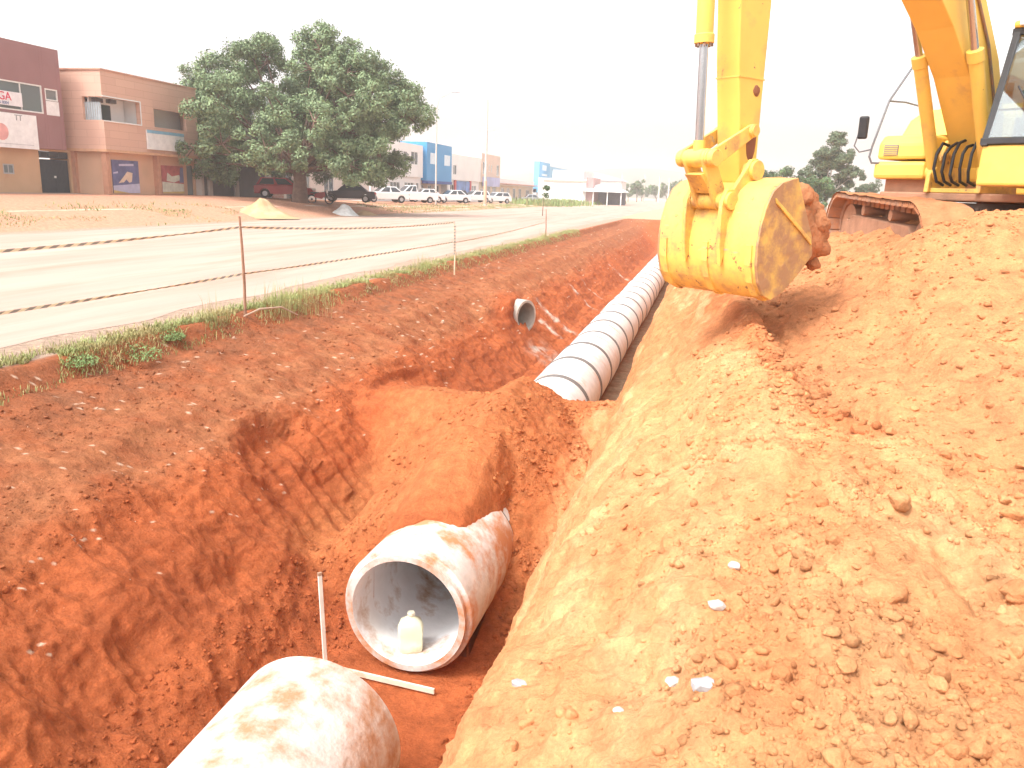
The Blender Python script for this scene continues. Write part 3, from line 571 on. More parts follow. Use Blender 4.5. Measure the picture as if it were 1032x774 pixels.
cb = MB(); cb.prism([(-.8, .45), (.8, .45), (.6, .82), (-.6, .82)], -1.0, 1.0, lambda p, q, a: tl(p, a, q)); cb.build('undercarriage', M_DIRTY, exc, bevel=.03)
sw = MB(); sw.tube([(0, 0, .80), (0, 0, 1.0)], .66, 48)
for k in range(72):
    a = 2*math.pi*k/72; sw.box((.69*math.cos(a), .69*math.sin(a), .89), (.05, .03, .10), Matrix.Rotation(a, 3, 'Z'))
sw.build('swing_bearing', mat('greasy_steel', (.12, .09, .075), .6, 8, .3), exc, smooth=True)
# --- upper deck, house
dk = MB(); dk.bb(-1.9, .72, -1.0, 1.0, 1.02, 1.12); dk.build('deck', M_DIRTY, exc, bevel=.02)
bx = MB(); bx.bb(-1.0, .76, -1.12, -.40, 1.29, 1.52); bx.build('tool_box', M_YEL, exc, bevel=.05); bx = MB(); bx.bb(-1.0, .60, -1.0, -.42, 1.12, 1.288); bx.build('side_frame', M_DIRTY, exc)
bx = MB(); bx.prism([(-1.0, 1.55), (.74, 1.55), (.73, 1.76), (.62, 1.87), (-1.0, 1.87)], -1.10, -.42, UW); tb = bx.build('fuel_tank_cover', M_YEL, exc, bevel=.04)
bx = MB(); bx.bb(.74, .75, -1.0, -.80, 1.60, 1.74)
bx.build('vent_panel', mat('grey_vent', (.25, .24, .22), .6), tb)
vt = MB()
for k in range(5): vt.bb(.75, .756, -.99, -.81, 1.612+k*.025, 1.62+k*.025)
vt.build('louvre', M_YEL, tb)
bx = MB(); bx.prism([(-2.6, 1.12), (-1.0, 1.12), (-1.0, 2.25), (-1.25, 2.42), (-2.6, 2.35)], -1.36, .62, UW); hd_ = bx.build('engine_hood', M_YEL, exc, bevel=.05)
bx = MB(); bx.tube([(-1.7, -.6, 2.3), (-1.7, -.6, 2.75)], .06, 16); bx.build('exhaust_pipe', M_BLK, exc, smooth=True)
bx = MB(); arc = [(-2.3-.45*math.cos(a), 1.34*math.sin(a)) for a in np.linspace(-math.pi/2, math.pi/2, 17)]
bx.prism(arc+[(-2.0, 1.34), (-2.0, -1.34)], 1.05, 2.12, lambda p, q, a: (p, q, a)); bx.build('counterweight', M_YEL, exc, bevel=.05)
bx = MB(); bx.prism([(-1.0, 1.88), (.25, 1.88), (.05, 2.12), (-.3, 2.28), (-1.0, 2.30)], -1.08, -.30, UW); bx.build('pump_cover', M_YEL, exc, bevel=.04)
# boom foot bracket and hoses
bx = MB()
for v0 in (-.36, .30): bx.prism([(-.25, 1.12), (.78, 1.12), (.76, 1.36), (.55, 1.55), (.40, 1.80), (.16, 1.82), (-.2, 1.5)], v0, v0+.06, UW)
bx.bb(.0, .72, -.30, .30, 1.12, 1.18); bx.build('boom_bracket', M_YELD, exc, bevel=.012)
hs_ = MB()
for k in range(5):
    v0 = -.20+k*.10; hs_.tube([(.60, v0, 1.72+.03*(k % 3)), (.74, v0*1.05, 1.74-.05*(k % 2)), (.84, v0*1.1, 1.60), (.86, v0*1.1, 1.42-.04*(k % 3)), (.78, v0, 1.26), (.60, v0, 1.22)], .019, 10)
hs_.build('hydraulic_hoses', M_BLK, exc, smooth=True)
# --- cab
cab = MB()
c0, c1, r0, r1 = .60, 1.42, 1.40, 1.12         # v range, front at floor level and at roof
FX = lambda w: 1.44-(w-1.12)*(.24 if w > 1.6 else .05)
cabp = MB(); cabp.prism([(-.55, 1.20), (1.46, 1.20), (1.44, 1.66), (-.55, 1.66)], c0, c1, UW); cabo = cabp.build('cab', M_YEL, exc, bevel=.03)
fm = MB()
def bar(p, q, w=.06, mi=0, mb_=None):
    p, q = Vector(p), Vector(q); d = q-p; rot = d.to_track_quat('Z', 'Y').to_matrix(); (mb_ or fm).box((p+q)/2, (w, w, d.length+w*.5), rot, mi)
for v0 in (c0+.03, c1-.03):
    bar((1.43, v0, 1.66), (1.08, v0, 2.92), .075); bar((-.50, v0, 1.66), (-.50, v0, 2.92), .075); bar((-.5, v0, 2.92), (1.08, v0, 2.95), .08); bar((.35, v0, 1.66), (.35, v0, 2.92), .06); bar((-.5, v0, 1.70), (1.42, v0, 1.70), .07)
bar((1.43, c0, 1.70), (1.43, c1, 1.70), .07); bar((1.08, c0, 2.93), (1.08, c1, 2.93), .075); bar((-.5, c0, 2.93), (-.5, c1, 2.93), .075); bar((1.335, c0, 2.05), (1.335, c1, 2.05), .03)
fm.build('cab_frame', M_CABF, cabo, bevel=.008)
rf_ = MB(); rf_.bb(-.56, 1.14, c0-.01, c1+.01, 2.97, 3.05); rf_.build('cab_roof', M_YEL, cabo, bevel=.03)
def clear_glass():
    m = bpy.data.materials.new('cab_glass'); m.use_nodes = True; n = m.node_tree.nodes; L = m.node_tree.links; n.clear()
    t = n.new('ShaderNodeBsdfTransparent'); t.inputs[0].default_value = (.72, .80, .80, 1); g = n.new('ShaderNodeBsdfGlossy'); g.inputs['Roughness'].default_value = .04; g.inputs[0].default_value = (.9, .9, .9, 1)
    mx = n.new('ShaderNodeMixShader'); lw = n.new('ShaderNodeLayerWeight'); lw.inputs[0].default_value = .35; ad = n.new('ShaderNodeMath'); ad.operation = 'MULTIPLY_ADD'; ad.inputs[1].default_value = .5; ad.inputs[2].default_value = .14
    L.new(lw.outputs['Facing'], ad.inputs[0]); o_ = n.new('ShaderNodeOutputMaterial'); L.new(ad.outputs[0], mx.inputs[0]); L.new(t.outputs[0], mx.inputs[1]); L.new(g.outputs[0], mx.inputs[2]); L.new(mx.outputs[0], o_.inputs[0]); return m
M_GL = clear_glass()
g_ = MB(); g_.add([(1.44, c0+.05, 1.74), (1.44, c1-.05, 1.74), (1.095, c1-.05, 2.9), (1.095, c0+.05, 2.9)], [(0, 1, 2, 3)]); o = g_.build('windscreen', M_GL, cabo); sdm = o.modifiers.new('thick', 'SOLIDIFY'); sdm.thickness = .006
for v0 in (c0+.03, c1-.03):
    for pl in ([(-.46, 1.74), (.31, 1.74), (.31, 2.88), (-.46, 2.88)], [(.39, 1.74), (1.39, 1.74), (1.07, 2.88), (.39, 2.88)]):
        g_ = MB(); g_.add([(u, v0, w) for u, w in pl], [(0, 1, 2, 3)]); o = g_.build('side_window', M_GL, cabo); sdm = o.modifiers.new('thick', 'SOLIDIFY'); sdm.thickness = .006
g_ = MB(); g_.add([(-.5, c0+.06, 1.74), (-.5, c1-.06, 1.74), (-.5, c1-.06, 2.88), (-.5, c0+.06, 2.88)], [(0, 1, 2, 3)]); o = g_.build('rear_window', M_GL, cabo); sdm = o.modifiers.new('thick', 'SOLIDIFY'); sdm.thickness = .006
st = MB(); vm_ = (c0+c1)/2; st.bb(.05, .58, vm_-.24, vm_+.24, 1.66, 1.92); st.box((.02, vm_, 2.22), (.12, .46, .66), Matrix.Rotation(R(-8), 3, 'Y')); st.bb(-.06, .02, vm_-.12, vm_+.12, 2.56, 2.76)
for s_ in (-1, 1): st.bb(.15, .75, vm_+s_*.33-.07, vm_+s_*.33+.07, 1.66, 2.02); st.tube([(.68, vm_+s_*.33, 2.0), (.72, vm_+s_*.33, 2.22)], .02, 8)
st.build('driver_seat', M_BLK, cabo, bevel=.02)
bx = MB(); bx.tube([(1.45, c1-.2, 1.76), (1.35, c0+.25, 2.3)], .01, 6); bx.build('wiper', M_BLK, cabo)
bx = MB(); bx.bb(1.12, 1.2, c0+.08, c0+.2, 2.98, 3.06); bx.build('work_light', mat('lamp_lens', (.8, .8, .75), .2), cabo, bevel=.01)
# --- boom
BM = [(.35, 1.45), (.62, 1.80), (1.2, 2.48), (1.75, 2.95), (2.15, 3.22), (2.8, 3.55), (3.8, 3.85), (4.8, 4.02), (5.25, 4.0), (5.42, 4.2), (5.30, 4.42), (4.6, 4.48), (3.4, 4.5), (2.4, 4.25), (1.7, 3.85), (1.08, 3.33), (.54, 2.74), (.15, 2.1), (.08, 1.65), (.15, 1.47)]
bo = MB(); bo.prism(BM, -.22, .22, UW); boom = bo.build('boom', M_YEL, exc, bevel=.012)
bx = MB(); bx.tube([(.28, -.40, 1.66), (.28, .40, 1.66)], .10, 24); bx.tube([(1.98, -.38, 3.72), (1.98, .38, 3.72)], .08, 24); bx.build('boom_pin', M_YELD, boom, smooth=True)
for s_ in (-1, 1):
    v0 = s_*.33; a = Vector((.62, v0, 1.38)); b_ = Vector((1.98, v0, 3.72)); d_ = (b_-a).normalized(); cyl = MB(); cyl.tube([a+d_*.08, a+d_*1.42, a+d_*1.43, a+d_*1.56, a+d_*1.57], [.08, .08, .093, .093, .04], 28)
    cyl.tube([a-Vector((0, .07, 0)), a+Vector((0, .07, 0))], .11, 20); co = cyl.build('boom_cylinder', M_YEL, exc, smooth=True)
    rd = MB(); rd.tube([a+d_*1.5, b_-d_*.05], .045, 20); rd.build('piston_rod', M_CHROME, co, smooth=True)
    rd = MB(); rd.tube([b_-Vector((0, .06, 0)), b_+Vector((0, .06, 0))], .10, 20); rd.build('rod_eye', M_YELD, co, smooth=True)
cyl = MB(); a = Vector((2.3, 0, 5.0)); b_ = Vector((5.45, 0, 5.3)); d_ = (b_-a).normalized(); cyl.tube([a, a+d_*1.8], .10, 24); co = cyl.build('arm_cylinder', M_YEL, exc, smooth=True)
rd = MB(); rd.tube([a+d_*1.8, b_], .05, 16); rd.build('piston_rod', M_CHROME, co, smooth=True)
hl = MB(); hl.tube([(.5, .24, 2.2), (.9, .24, 2.85), (1.5, .24, 3.5), (2.4, .24, 4.1), (3.6, .24, 4.35), (5.0, .24, 4.3)], .018, 8)
hl.build('hydraulic_line', M_STEEL, boom, smooth=True)
# --- arm (stick): tapered box section
ST = [(4.93, 1.10), (4.92, 1.35), (4.93, 1.9), (4.93, 2.6), (4.95, 3.5), (4.98, 4.3), (5.08, 5.3), (5.5, 5.45), (5.62, 4.9), (5.54, 4.2), (5.43, 3.2), (5.32, 2.2), (5.24, 1.7), (5.18, 1.28), (5.15, 1.10), (5.03, 1.04)]
ar = MB(); ar.prism(ST, -.135, .135, UW); arm = ar.build('arm', M_YEL, exc, bevel=.015)
bx = MB(); bx.tube([(P1[0], -.27, P1[1]), (P1[0], .27, P1[1])], .075, 24); bx.tube([(5.10, -.24, 1.58), (5.10, .24, 1.58)], .05, 20); bx.build('arm_pin', M_YELD, arm, smooth=True)
wd = MB()
for ww_ in (2.05, 3.05): wd.bb(4.925+.0*(ww_), 5.30+.055*(ww_-2.05), -.142, .142, ww_, ww_+.012)
wd.build('weld_seam', M_YELD, arm)
gr = MB()
for (u, w, a_, b2) in ((5.03, 1.95, .05, .05), (5.03, 1.46, .07, .15)):
    v = lump(ICO2, 1, w*3, .4); gr.add([(u+p[0]*a_, .137+p[1]*.012, w+p[2]*b2) for p in v], ICO2[1])
gr.build('grease_stains', mat('grease', (.25, .10, .05), .6), arm, recalc=False)
J = (5.60, 1.31); P2 = (5.385, .93)
cyl = MB(); a = Vector((5.80, 0, 4.75)); b_ = Vector((J[0], 0, J[1])); d_ = (a-b_).normalized(); cyl.tube([b_+d_*.99, b_+d_*1.0, b_+d_*1.07, b_+d_*1.08, a], [.05, .09, .09, .078, .078], 28); co = cyl.build('bucket_cylinder', M_YEL, exc, smooth=True)
bo_ = MB()
for k in range(8): an = k*math.pi/4; e = d_.orthogonal().normalized(); e2 = d_.cross(e); c_ = b_+d_*.995+(e*math.cos(an)+e2*math.sin(an))*.072; bo_.tube([c_, c_-d_*.025], .012, 6)
bo_.build('gland_bolt', M_STEEL, co)
rd = MB(); rd.tube([b_+d_*.06, b_+d_*1.02], .04, 24); rd.build('piston_rod', M_CHROME, co, smooth=True)
rd = MB(); rd.tube([b_-Vector((0, .09, 0)), b_+Vector((0, .09, 0))], .085, 24); rd.tube([b_, b_+d_*.16], .055, 16); rd.build('rod_eye', M_YELD, co, smooth=True)
bx = MB(); bx.prism([(5.58, 4.55), (5.95, 4.6), (5.9, 4.95), (5.55, 5.2)], -.12, .12, UW); bx.build('cylinder_bracket', M_YEL, arm, bevel=.01)
def linkplate(mb, a, b, w0, w1, v0, v1, n=10):
    ax, az = a; bx_, bz = b; d = Vector((bx_-ax, bz-az)).normalized(); nr = Vector((-d.y, d.x)); poly = []
    t0 = math.atan2(nr.y, nr.x)
    for k in range(n+1): t = t0+math.pi*k/n; poly.append((ax+w0*math.cos(t), az+w0*math.sin(t)))
    for k in range(n+1): t = t0+math.pi+math.pi*k/n; poly.append((bx_+w1*math.cos(t), bz+w1*math.sin(t)))
    mb.prism(poly, v0, v1, UW)
for s_ in (-1, 1):
    lk = MB(); linkplate(lk, J, (5.10, 1.58), .082, .062, s_*.18-.018, s_*.18+.018); lk.tube([(J[0], s_*.155, J[1]), (J[0], s_*.225, J[1])], .078, 24); lk.tube([(5.10, s_*.155, 1.58), (5.10, s_*.225, 1.58)], .06, 24); lk.build('idler_link', M_YELD, exc, smooth=True, bevel=.006)
lk = MB(); linkplate(lk, J, P2, .085, .09, .09, .13); linkplate(lk, J, P2, .085, .09, -.13, -.09); lk.prism([(J[0]-.04, J[1]-.12), (J[0]+.07, J[1]-.15), (P2[0]+.10, P2[1]+.06), (P2[0]-.02, P2[1]+.10)], -.10, .10, UW)
lk.tube([(P2[0], -.18, P2[1]), (P2[0], .18, P2[1])], .08, 24); lk.tube([(J[0], -.15, J[1]), (J[0], .15, J[1])], .078, 24); lk.build('bucket_link', M_YELD, exc, smooth=True, bevel=.006)
# --- bucket: back shell, side plates, ears, lip, teeth
BK = [(-.14, -.06), (.08, -.11), (.20, -.19), (.28, -.33), (.33, -.50), (.35, -.68), (.34, -.86), (.29, -1.02), (.20, -1.14), (.08, -1.19), (-.10, -1.12), (-.32, -.95), (-.50, -.78)]
bp = [(P1[0]+a, P1[1]+b) for a, b in BK]
def offset(pl, t):
    out = []
    for i in range(len(pl)):
        a = Vector(pl[max(i-1, 0)]); b = Vector(pl[min(i+1, len(pl)-1)]); d = (b-a).normalized(); out.append((pl[i][0]+t*d.y, pl[i][1]-t*d.x))
    return out
inn = offset(bp, .03)
bk = MB(); n = len(bp); HW = .60
for v0, v1 in ((-HW, HW),):
    NV = 2; vs = [(p, v0, q) for p, q in bp]+[(p, v1, q) for p, q in bp]+[(p, v0, q) for p, q in inn]+[(p, v1, q) for p, q in inn]
    fs = [(i, i+1, i+1+n, i+n) for i in range(n-1)]+[(i+2*n, i+3*n, i+3*n+1, i+2*n+1) for i in range(n-1)]+[(i, i+2*n, i+2*n+1, i+1) for i in range(n-1)]+[(i+n, i+n+1, i+3*n+1, i+3*n) for i in range(n-1)]+[(0, n, 3*n, 2*n), (n-1, 3*n-1, 4*n-1, 2*n-1)]
    bk.add(vs, fs)
bucket = bk.build('bucket', M_YELD, exc, smooth=True)
wr = MB()     # wear straps across the back
for v0 in (-.56, -.02, .5):
    o2 = offset(bp[5:11], -.018); i2 = bp[5:11]; k = len(o2); wr.add([(p, v0, q) for p, q in o2]+[(p, v0+.07, q) for p, q in o2]+[(p, v0, q) for p, q in i2]+[(p, v0+.07, q) for p, q in i2], [(i, i+1, i+1+k, i+k) for i in range(k-1)]+[(i, i+2*k, i+2*k+1, i+1) for i in range(k-1)]+[(i+k, i+k+1, i+3*k+1, i+3*k) for i in range(k-1)]+[(0, k, 3*k, 2*k), (k-1, 3*k-1, 4*k-1, 2*k-1)])
wr.build('wear_strap', M_YELD, bucket)
M_SIDE = mat('mud_caked_paint', (.72, .46, .12), .6, 4, .1, .012, 12, spec=.25, dirt=(.40, .23, .12), dscale=3.0, dlo=.36, dhi=.54)
for s_ in (-1, 1):
    sp = MB(); sp.prism([(p, q) for p, q in bp]+[(P1[0]-.46, P1[1]-.60)], s_*HW-(.0 if s_ < 0 else .0), s_*(HW+.028), UW); so_ = sp.build('side_plate', M_SIDE, bucket, bevel=.004)
    e = MB(); e.prism([(P1[0]+.18, P1[1]-.25), (P1[0]+.16, P1[1]-.30), (P1[0]-.44, P1[1]-.68), (P1[0]-.42, P1[1]-.62)], s_*(HW+.030), s_*(HW+.048), UW); e.build('cutting_edge', M_YELD, bucket, bevel=.004)
e = MB()
for s_ in (-1, 1):
    v0 = s_*.22
    e.prism([(P1[0]-.02, P1[1]+.11), (P1[0]-.10, P1[1]+.05), (P1[0]-.12, P1[1]-.15), (P1[0]+.20, P1[1]-.36), (P1[0]+.30, P1[1]-.66), (P1[0]+.375, P1[1]-.90), (P1[0]+.42, P1[1]-.70), (P1[0]+.435, P1[1]-.45), (P1[0]+.43, P1[1]-.30), (P1[0]+.38, P1[1]-.19), (P1[0]+.28, P1[1]-.18), (P1[0]+.12, P1[1]+.02), (P1[0]+.06, P1[1]+.10)], v0-.022, v0+.022, UW)
    e.tube([(P1[0], v0-.03*s_, P1[1]), (P1[0], v0+.055*s_, P1[1])], .095, 24); e.tube([(P2[0], v0-.03*s_, P2[1]), (P2[0], v0+.05*s_, P2[1])], .085, 24)
e.build('bucket_ear', M_YELD, bucket, smooth=True, bevel=.005)
for k in range(5):
    v0 = -.52+k*.26; t = MB(); a0 = Vector((P1[0]-.45, P1[1]-.82)); d = Vector((-.62, .55)).normalized(); nrm = Vector((-d.y, d.x))
    q = [a0+nrm*.045-d*.1, a0+d*.10+nrm*.04, a0+d*.26+nrm*.006, a0+d*.26-nrm*.006, a0+d*.10-nrm*.04, a0-nrm*.045-d*.1]; t.prism([(p.x, p.y) for p in q], v0-.045, v0+.045, UW); t.build('tooth', M_STEEL, bucket, bevel=.006)
# --- handrail and mirror on the machine's right front corner
rl = MB(); c_ = (1.06, -1.36)
rl.tube([(.72, -1.02, 1.50), (.80, -1.13, 1.50), (.84, -1.15, 1.58), (.80, -1.15, 1.72), (.53, -1.15, 2.34), (-.03, -1.15, 2.92), (-.25, -1.15, 3.06), (-.64, -1.15, 3.10), (-.9, -1.10, 2.3)], .014, 10)
rl.tube([(.53, -1.15, 2.34), (.1, -1.15, 2.36), (-.3, -1.15, 2.34), (-.5, -1.1, 2.24)], .011, 8)
rl.build('handrail', mat('grey_rail', (.16, .16, .17), .5), exc, smooth=True)
mr = MB(); mr.tube([(.80, -1.15, 1.68), (.92, -1.26, 1.64), (.98, -1.31, 1.72), (.97, -1.27, 1.90)], .010, 8); mo = mr.build('mirror_arm', mat('grey_rail2', (.16, .16, .17), .5), exc, smooth=True)
mr = MB(); mr.box((.96, -1.22, 1.96), (.06, .13, .30), Matrix.Rotation(R(12), 3, 'Z')); mr.build('mirror', M_BLK, mo, bevel=.025)
bx = MB()
bx.tube([(-.35, -.75, 2.2), (-.35, -.75, 2.50), (-.20, -.75, 2.85)], .022, 12); bx.box((-.22, -.78, 2.82), (.05, .12, .10)); bx.build('intake_pipe', M_BLK, exc)
# decal: a small square emblem by the vent
# soil carried in the bucket (rests in it: a thing of its own, in world space)
EM = Matrix.Translation(CX) @ Matrix.Rotation(HD, 4, 'Z')
v, f = ico(5); v = v.copy()
cen = np.array([P1[0]-.56, 0, P1[1]-.54]); rad = np.array([.58, .60, .44])
q = np.sign(v)*np.abs(v)**.85*rad
tx = q[:, 0].copy(); q[:, 0] = tx*math.cos(.55)-q[:, 2]*math.sin(.55)*.9; q[:, 2] = tx*math.sin(.55)*.6+q[:, 2]*.95
nn = fbm(v[:, 0]*1.6+4, v[:, 1]*1.6, v[:, 2]*1.6, 4); ww, _x = worley(v[:, 0]*4, v[:, 1]*4, v[:, 2]*4)
q = q*(1+.20*nn+.10*(.5-ww))[:, None]+cen
q[:, 1] = np.clip(q[:, 1], -HW+.01-.05*nn, HW-.01+.05*nn)
ld = MB(); ld.add([tuple(EM @ Vector(p)) for p in q], f)
for (du, dv, dw, r_) in ((-.82, .36, -.56, .17), (-.78, .46, -.70, .14), (-.62, .3, -.30, .16), (-.45, .46, -.22, .12), (-.84, .20, -.66, .15), (-.70, .5, -.48, .13), (-.76, .48, -.88, .07)):
    vv = lump(ICO3, r_, du*7, .45); ld.add([tuple(EM @ Vector((P1[0]+du+p[0], dv+p[1], P1[1]+dw+p[2]))) for p in vv], ICO3[1])
o = ld.build('soil_load', mat('dug_soil', (.42, .18, .085), .95, 6, .25, .03, 20, spec=.1), smooth=False, recalc=False); o.data.polygons.foreach_set('use_smooth', [True]*len(o.data.polygons))
tag(o, 'lumpy heap of wet brown soil spilling from the mouth of the raised bucket', 'soil')
# dirt piled against and over the near track
v, f = ICO3
for (nm, cx_, cy_, cz_, rx, ry_, rz_, lb) in (('soil_heap', 2.62, 10.55, 1.28, .5, .7, .42, 'dusty soil heaped inside the excavator track frame'), ('soil_heap', 3.75, 9.75, 1.42, .75, .55, .38, 'low heap of red soil in front of the excavator cab')):
    q = lump(ICO3, 1, cx_*3, .35)*np.array([rx, ry_, rz_]); m_ = MB(); m_.add([tuple(p) for p in q], f); o = m_.build(nm, M_CLODR, recalc=False); o.data.polygons.foreach_set('use_smooth', [True]*len(o.data.polygons)); o.location = (cx_, cy_, cz_); tag(o, lb, 'soil')

# ================================================================= BARRIER TAPE AND POSTS
M_POST = mat('rough_wood', (.30, .17, .11), .9, 12, .3, .004, 40)
M_POST2 = mat('pale_stake', (.62, .48, .33), .9, 12, .2, .004, 40)
M_TY = mat('tape_yellow', (.80, .76, .55), .5, 3, .05); M_TB = mat('tape_black', (.30, .29, .26), .5)
posts = [(-7.35, 3.6, 1.5), (-6.98, 11.15, 1.56), (-6.6, 20.8, 1.35), (-7.05, 35.6, 1.3)]
plab = ['wooden stake of the barrier, out of view on the left', 'thin brown wooden stake holding both barrier tapes on the grassy verge', 'short stake with striped tape wound round it, second along the verge', 'thin far stake with a green shrub top, third along the verge']
for i, (x_, y_, h_) in enumerate(posts):
    mb = MB(); mb.tube([(0, 0, -.25), (.012, .0, h_*.35), (-.006, .01, h_*.7), (-.02, 0, h_)], [.024, .022, .02, .016], 8)
    if i == 2:
        for k in range(10): mb.tube([(-.004, 0, .55+k*.08), (-.006, 0, .59+k*.08)], .03, 8, 1)
    o = mb.build('stake', [M_POST2 if i == 2 else M_POST, M_TB], smooth=True); o.location = (x_, y_, surf_z(x_, y_) if i else 0); tag(o, plab[i], 'stake', 'stakes of the barrier tape')
def tape(a, b, sag, label, w=.033, wob=0):
    a, b = Vector(a), Vector(b); L_ = (b-a).length; n = int(L_/.05); mb = MB(); vs = []; d = (b-a).normalized()
    for i in range(n+1):
        t = i/n; c = a.lerp(b, t); c.z -= sag*4*t*(1-t); tw = .9*math.sin(t*math.pi*3+wob)*(.5+.5*math.sin(t*9+wob)); side = Vector((d.y, -d.x, 0))
        up = Vector((0, 0, math.cos(tw)))+side*math.sin(tw); s_ = .05*(i); sh = .04
        vs += [c+up*w/2+d*sh, c-up*w/2-d*sh]
    for i in range(n):
        mb.add([vs[2*i], vs[2*i+1], vs[2*i+3], vs[2*i+2]], [(0, 1, 2, 3)], 1 if (i % 4) < 2 else 0)
    o = mb.build('barrier_tape', [M_TY, M_TB], recalc=False); s2 = o.modifiers.new('thick', 'SOLIDIFY'); s2.thickness = .001; tag(o, label, 'barrier tape', 'striped barrier tapes')
def pz(i, h): x_, y_, hh = posts[i]; return (x_-.01, y_, h)
tape(pz(0, 1.22), pz(1, 1.32), .06, 'upper yellow and black barrier tape left of the brown stake', wob=.3)
tape(pz(0, .58), pz(1, .60), .03, 'lower yellow and black barrier tape left of the brown stake', wob=1)
tape(pz(1, 1.32), pz(2, 1.14), .08, 'upper striped barrier tape between the brown stake and the second stake', wob=2)
tape(pz(1, .60), pz(2, .62), .02, 'lower striped barrier tape between the brown stake and the second stake', wob=.7)
tape(pz(2, .60), pz(3, .72), .05, 'single faded barrier tape beyond the second stake', wob=1.5)
mb = MB(); p_ = [(-6.98, 11.15, .42), (-6.8, 10.9, .22)]
# bent pale root on the verge edge
mb = MB(); mb.tube([(-6.85, 10.9, -.02), (-6.75, 11.2, .06), (-6.6, 11.6, .05), (-6.5, 11.95, -.12)], [.012, .016, .014, .008], 8); tag(mb.build('dry_root', mat('dry_wood', (.45, .33, .25), .9), smooth=True), 'pale dry root lying over the verge edge beside the brown stake', 'root')

# ================================================================= GRASS
def grass(name, spots, m, label, hmin, hmax, w=.012, lean=.5):
    n = len(spots); V = np.zeros((n, 5, 3)); F = []
    for i, (x_, y_, z_) in enumerate(spots):
        h = random.uniform(hmin, hmax)*(.6+.4*random.random()); a = random.random()*6.28; l = h*lean*random.uniform(.2, 1); dx, dy = math.cos(a), math.sin(a); wx, wy = -dy*w/2*random.uniform(.7, 1.5), dx*w/2
        V[i] = [(x_-wx, y_-wy, z_-.02), (x_+wx, y_+wy, z_-.02), (x_+dx*l*.4+wx*.8, y_+dy*l*.4+wy*.8, z_+h*.6), (x_+dx*l*.4-wx*.8, y_+dy*l*.4-wy*.8, z_+h*.6), (x_+dx*l, y_+dy*l, z_+h)]
        k = i*5; F += [(k, k+1, k+2, k+3), (k+3, k+2, k+4)]
    me = bpy.data.meshes.new(name); me.from_pydata([tuple(p) for p in V.reshape(-1, 3)], [], F); me.materials.append(m); o = bpy.data.objects.new(name, me); COL.objects.link(o); return tag(o, label, 'grass', kind='stuff')
M_GR = mat('verge_grass_green', (.30, .33, .13), .7, 1.2, .35, spec=.2, dirt=(.38, .30, .14), dscale=1.3, dlo=.45, dhi=.6)
M_GR2 = mat('strip_grass_green', (.22, .29, .10), .7, .4, .3, spec=.2, dirt=(.36, .32, .16), dscale=.5, dlo=.5, dhi=.65)
M_WEED = mat('weed_leaf', (.20, .29, .11), .6, 4, .3, spec=.2)
sp = []
for _ in range(42000):
    y_ = 5.2+random.random()**1.5*40; d = float(fbm(np.array(0.), np.array(y_*.8), np.array(3.), 2)); x_ = random.gauss(-7.12-.02*d, .17)
    if noise3(np.array(x_*2.5), np.array(y_*1.3), np.array(0.)) > -.28+.25*(y_ < 7) and x_ < -6.72: sp.append((x_, y_, surf_z(x_, y_)))
grass('verge_grass', sp, M_GR, 'patchy short grass along the verge above the trench', .03, .11, .010, 1.0)
sp = []
for (cx_, cy_, s_, n_) in ((-6.95, 12.3, .28, 260), (-7.0, 10.4, .15, 70), (-6.85, 13.2, .35, 160), (-7.0, 35.4, .3, 100), (-7.1, 19.8, .3, 80)):
    for _ in range(n_): x_, y_ = random.gauss(cx_, s_*.4), random.gauss(cy_, s_); sp.append((x_, y_, surf_z(x_, y_)))
grass('tall_weeds', sp, M_GR, 'taller thin weeds on the verge around the brown stake', .20, .55, .006, .35)
sp = []
for _ in range(17000):
    k = random.random()
    if k < .45: y_ = random.uniform(20, 41); x_ = random.gauss(-25.9, .75)
    else: y_ = random.uniform(60, 112); x_ = random.gauss(-25.6, 1.1)
    if noise3(np.array(x_*.6), np.array(y_*.3), np.array(7.)) > .12-.40*(y_ > 60): sp.append((x_, y_, float(ground_z(np.array(x_), np.array(y_)))))
grass('strip_grass', sp, M_GR2, 'green grass strip along the far edge of the dirt road', .05, .20, .035, .9)
sp = []
for _ in range(4500): y_ = random.uniform(115, 190); x_ = random.gauss(-24.5, 2.0); sp.append((x_, y_, float(ground_z(np.array(x_), np.array(y_)))))
grass('far_grass', sp, M_GR2, 'pale tall grass in front of the far white hall', .3, 1.3, .2, .5)
# broad leafed weeds on the verge near the left
def leafplant(loc, r_, h_, n_, label):
    mb = MB()
    for i in range(n_):
        a = random.random()*6.28; rr = r_*math.sqrt(random.random()); x_, y_, z_ = rr*math.cos(a), rr*math.sin(a), h_*random.random()*(1-rr/r_*.6); s_ = random.uniform(.010, .024); q = Matrix.Rotation(random.random()*6.28, 3, 'Z') @ Matrix.Rotation(random.uniform(-.8, .8), 3, 'X')
        mb.add([Vector((x_, y_, z_))+q @ Vector(p) for p in ((-s_*.5, 0, 0), (0, -s_, .01), (s_*.5, 0, 0), (0, s_, 0))], [(0, 1, 2, 3)])
    for i in range(8): a = random.random()*6.28; mb.tube([(0, 0, -.03), (r_*.6*math.cos(a), r_*.6*math.sin(a), h_*.6)], .004, 5)
    o = mb.build('weed_plant', M_WEED, recalc=False); o.location = loc; return tag(o, label, 'weed', 'leafy weeds on the verge')
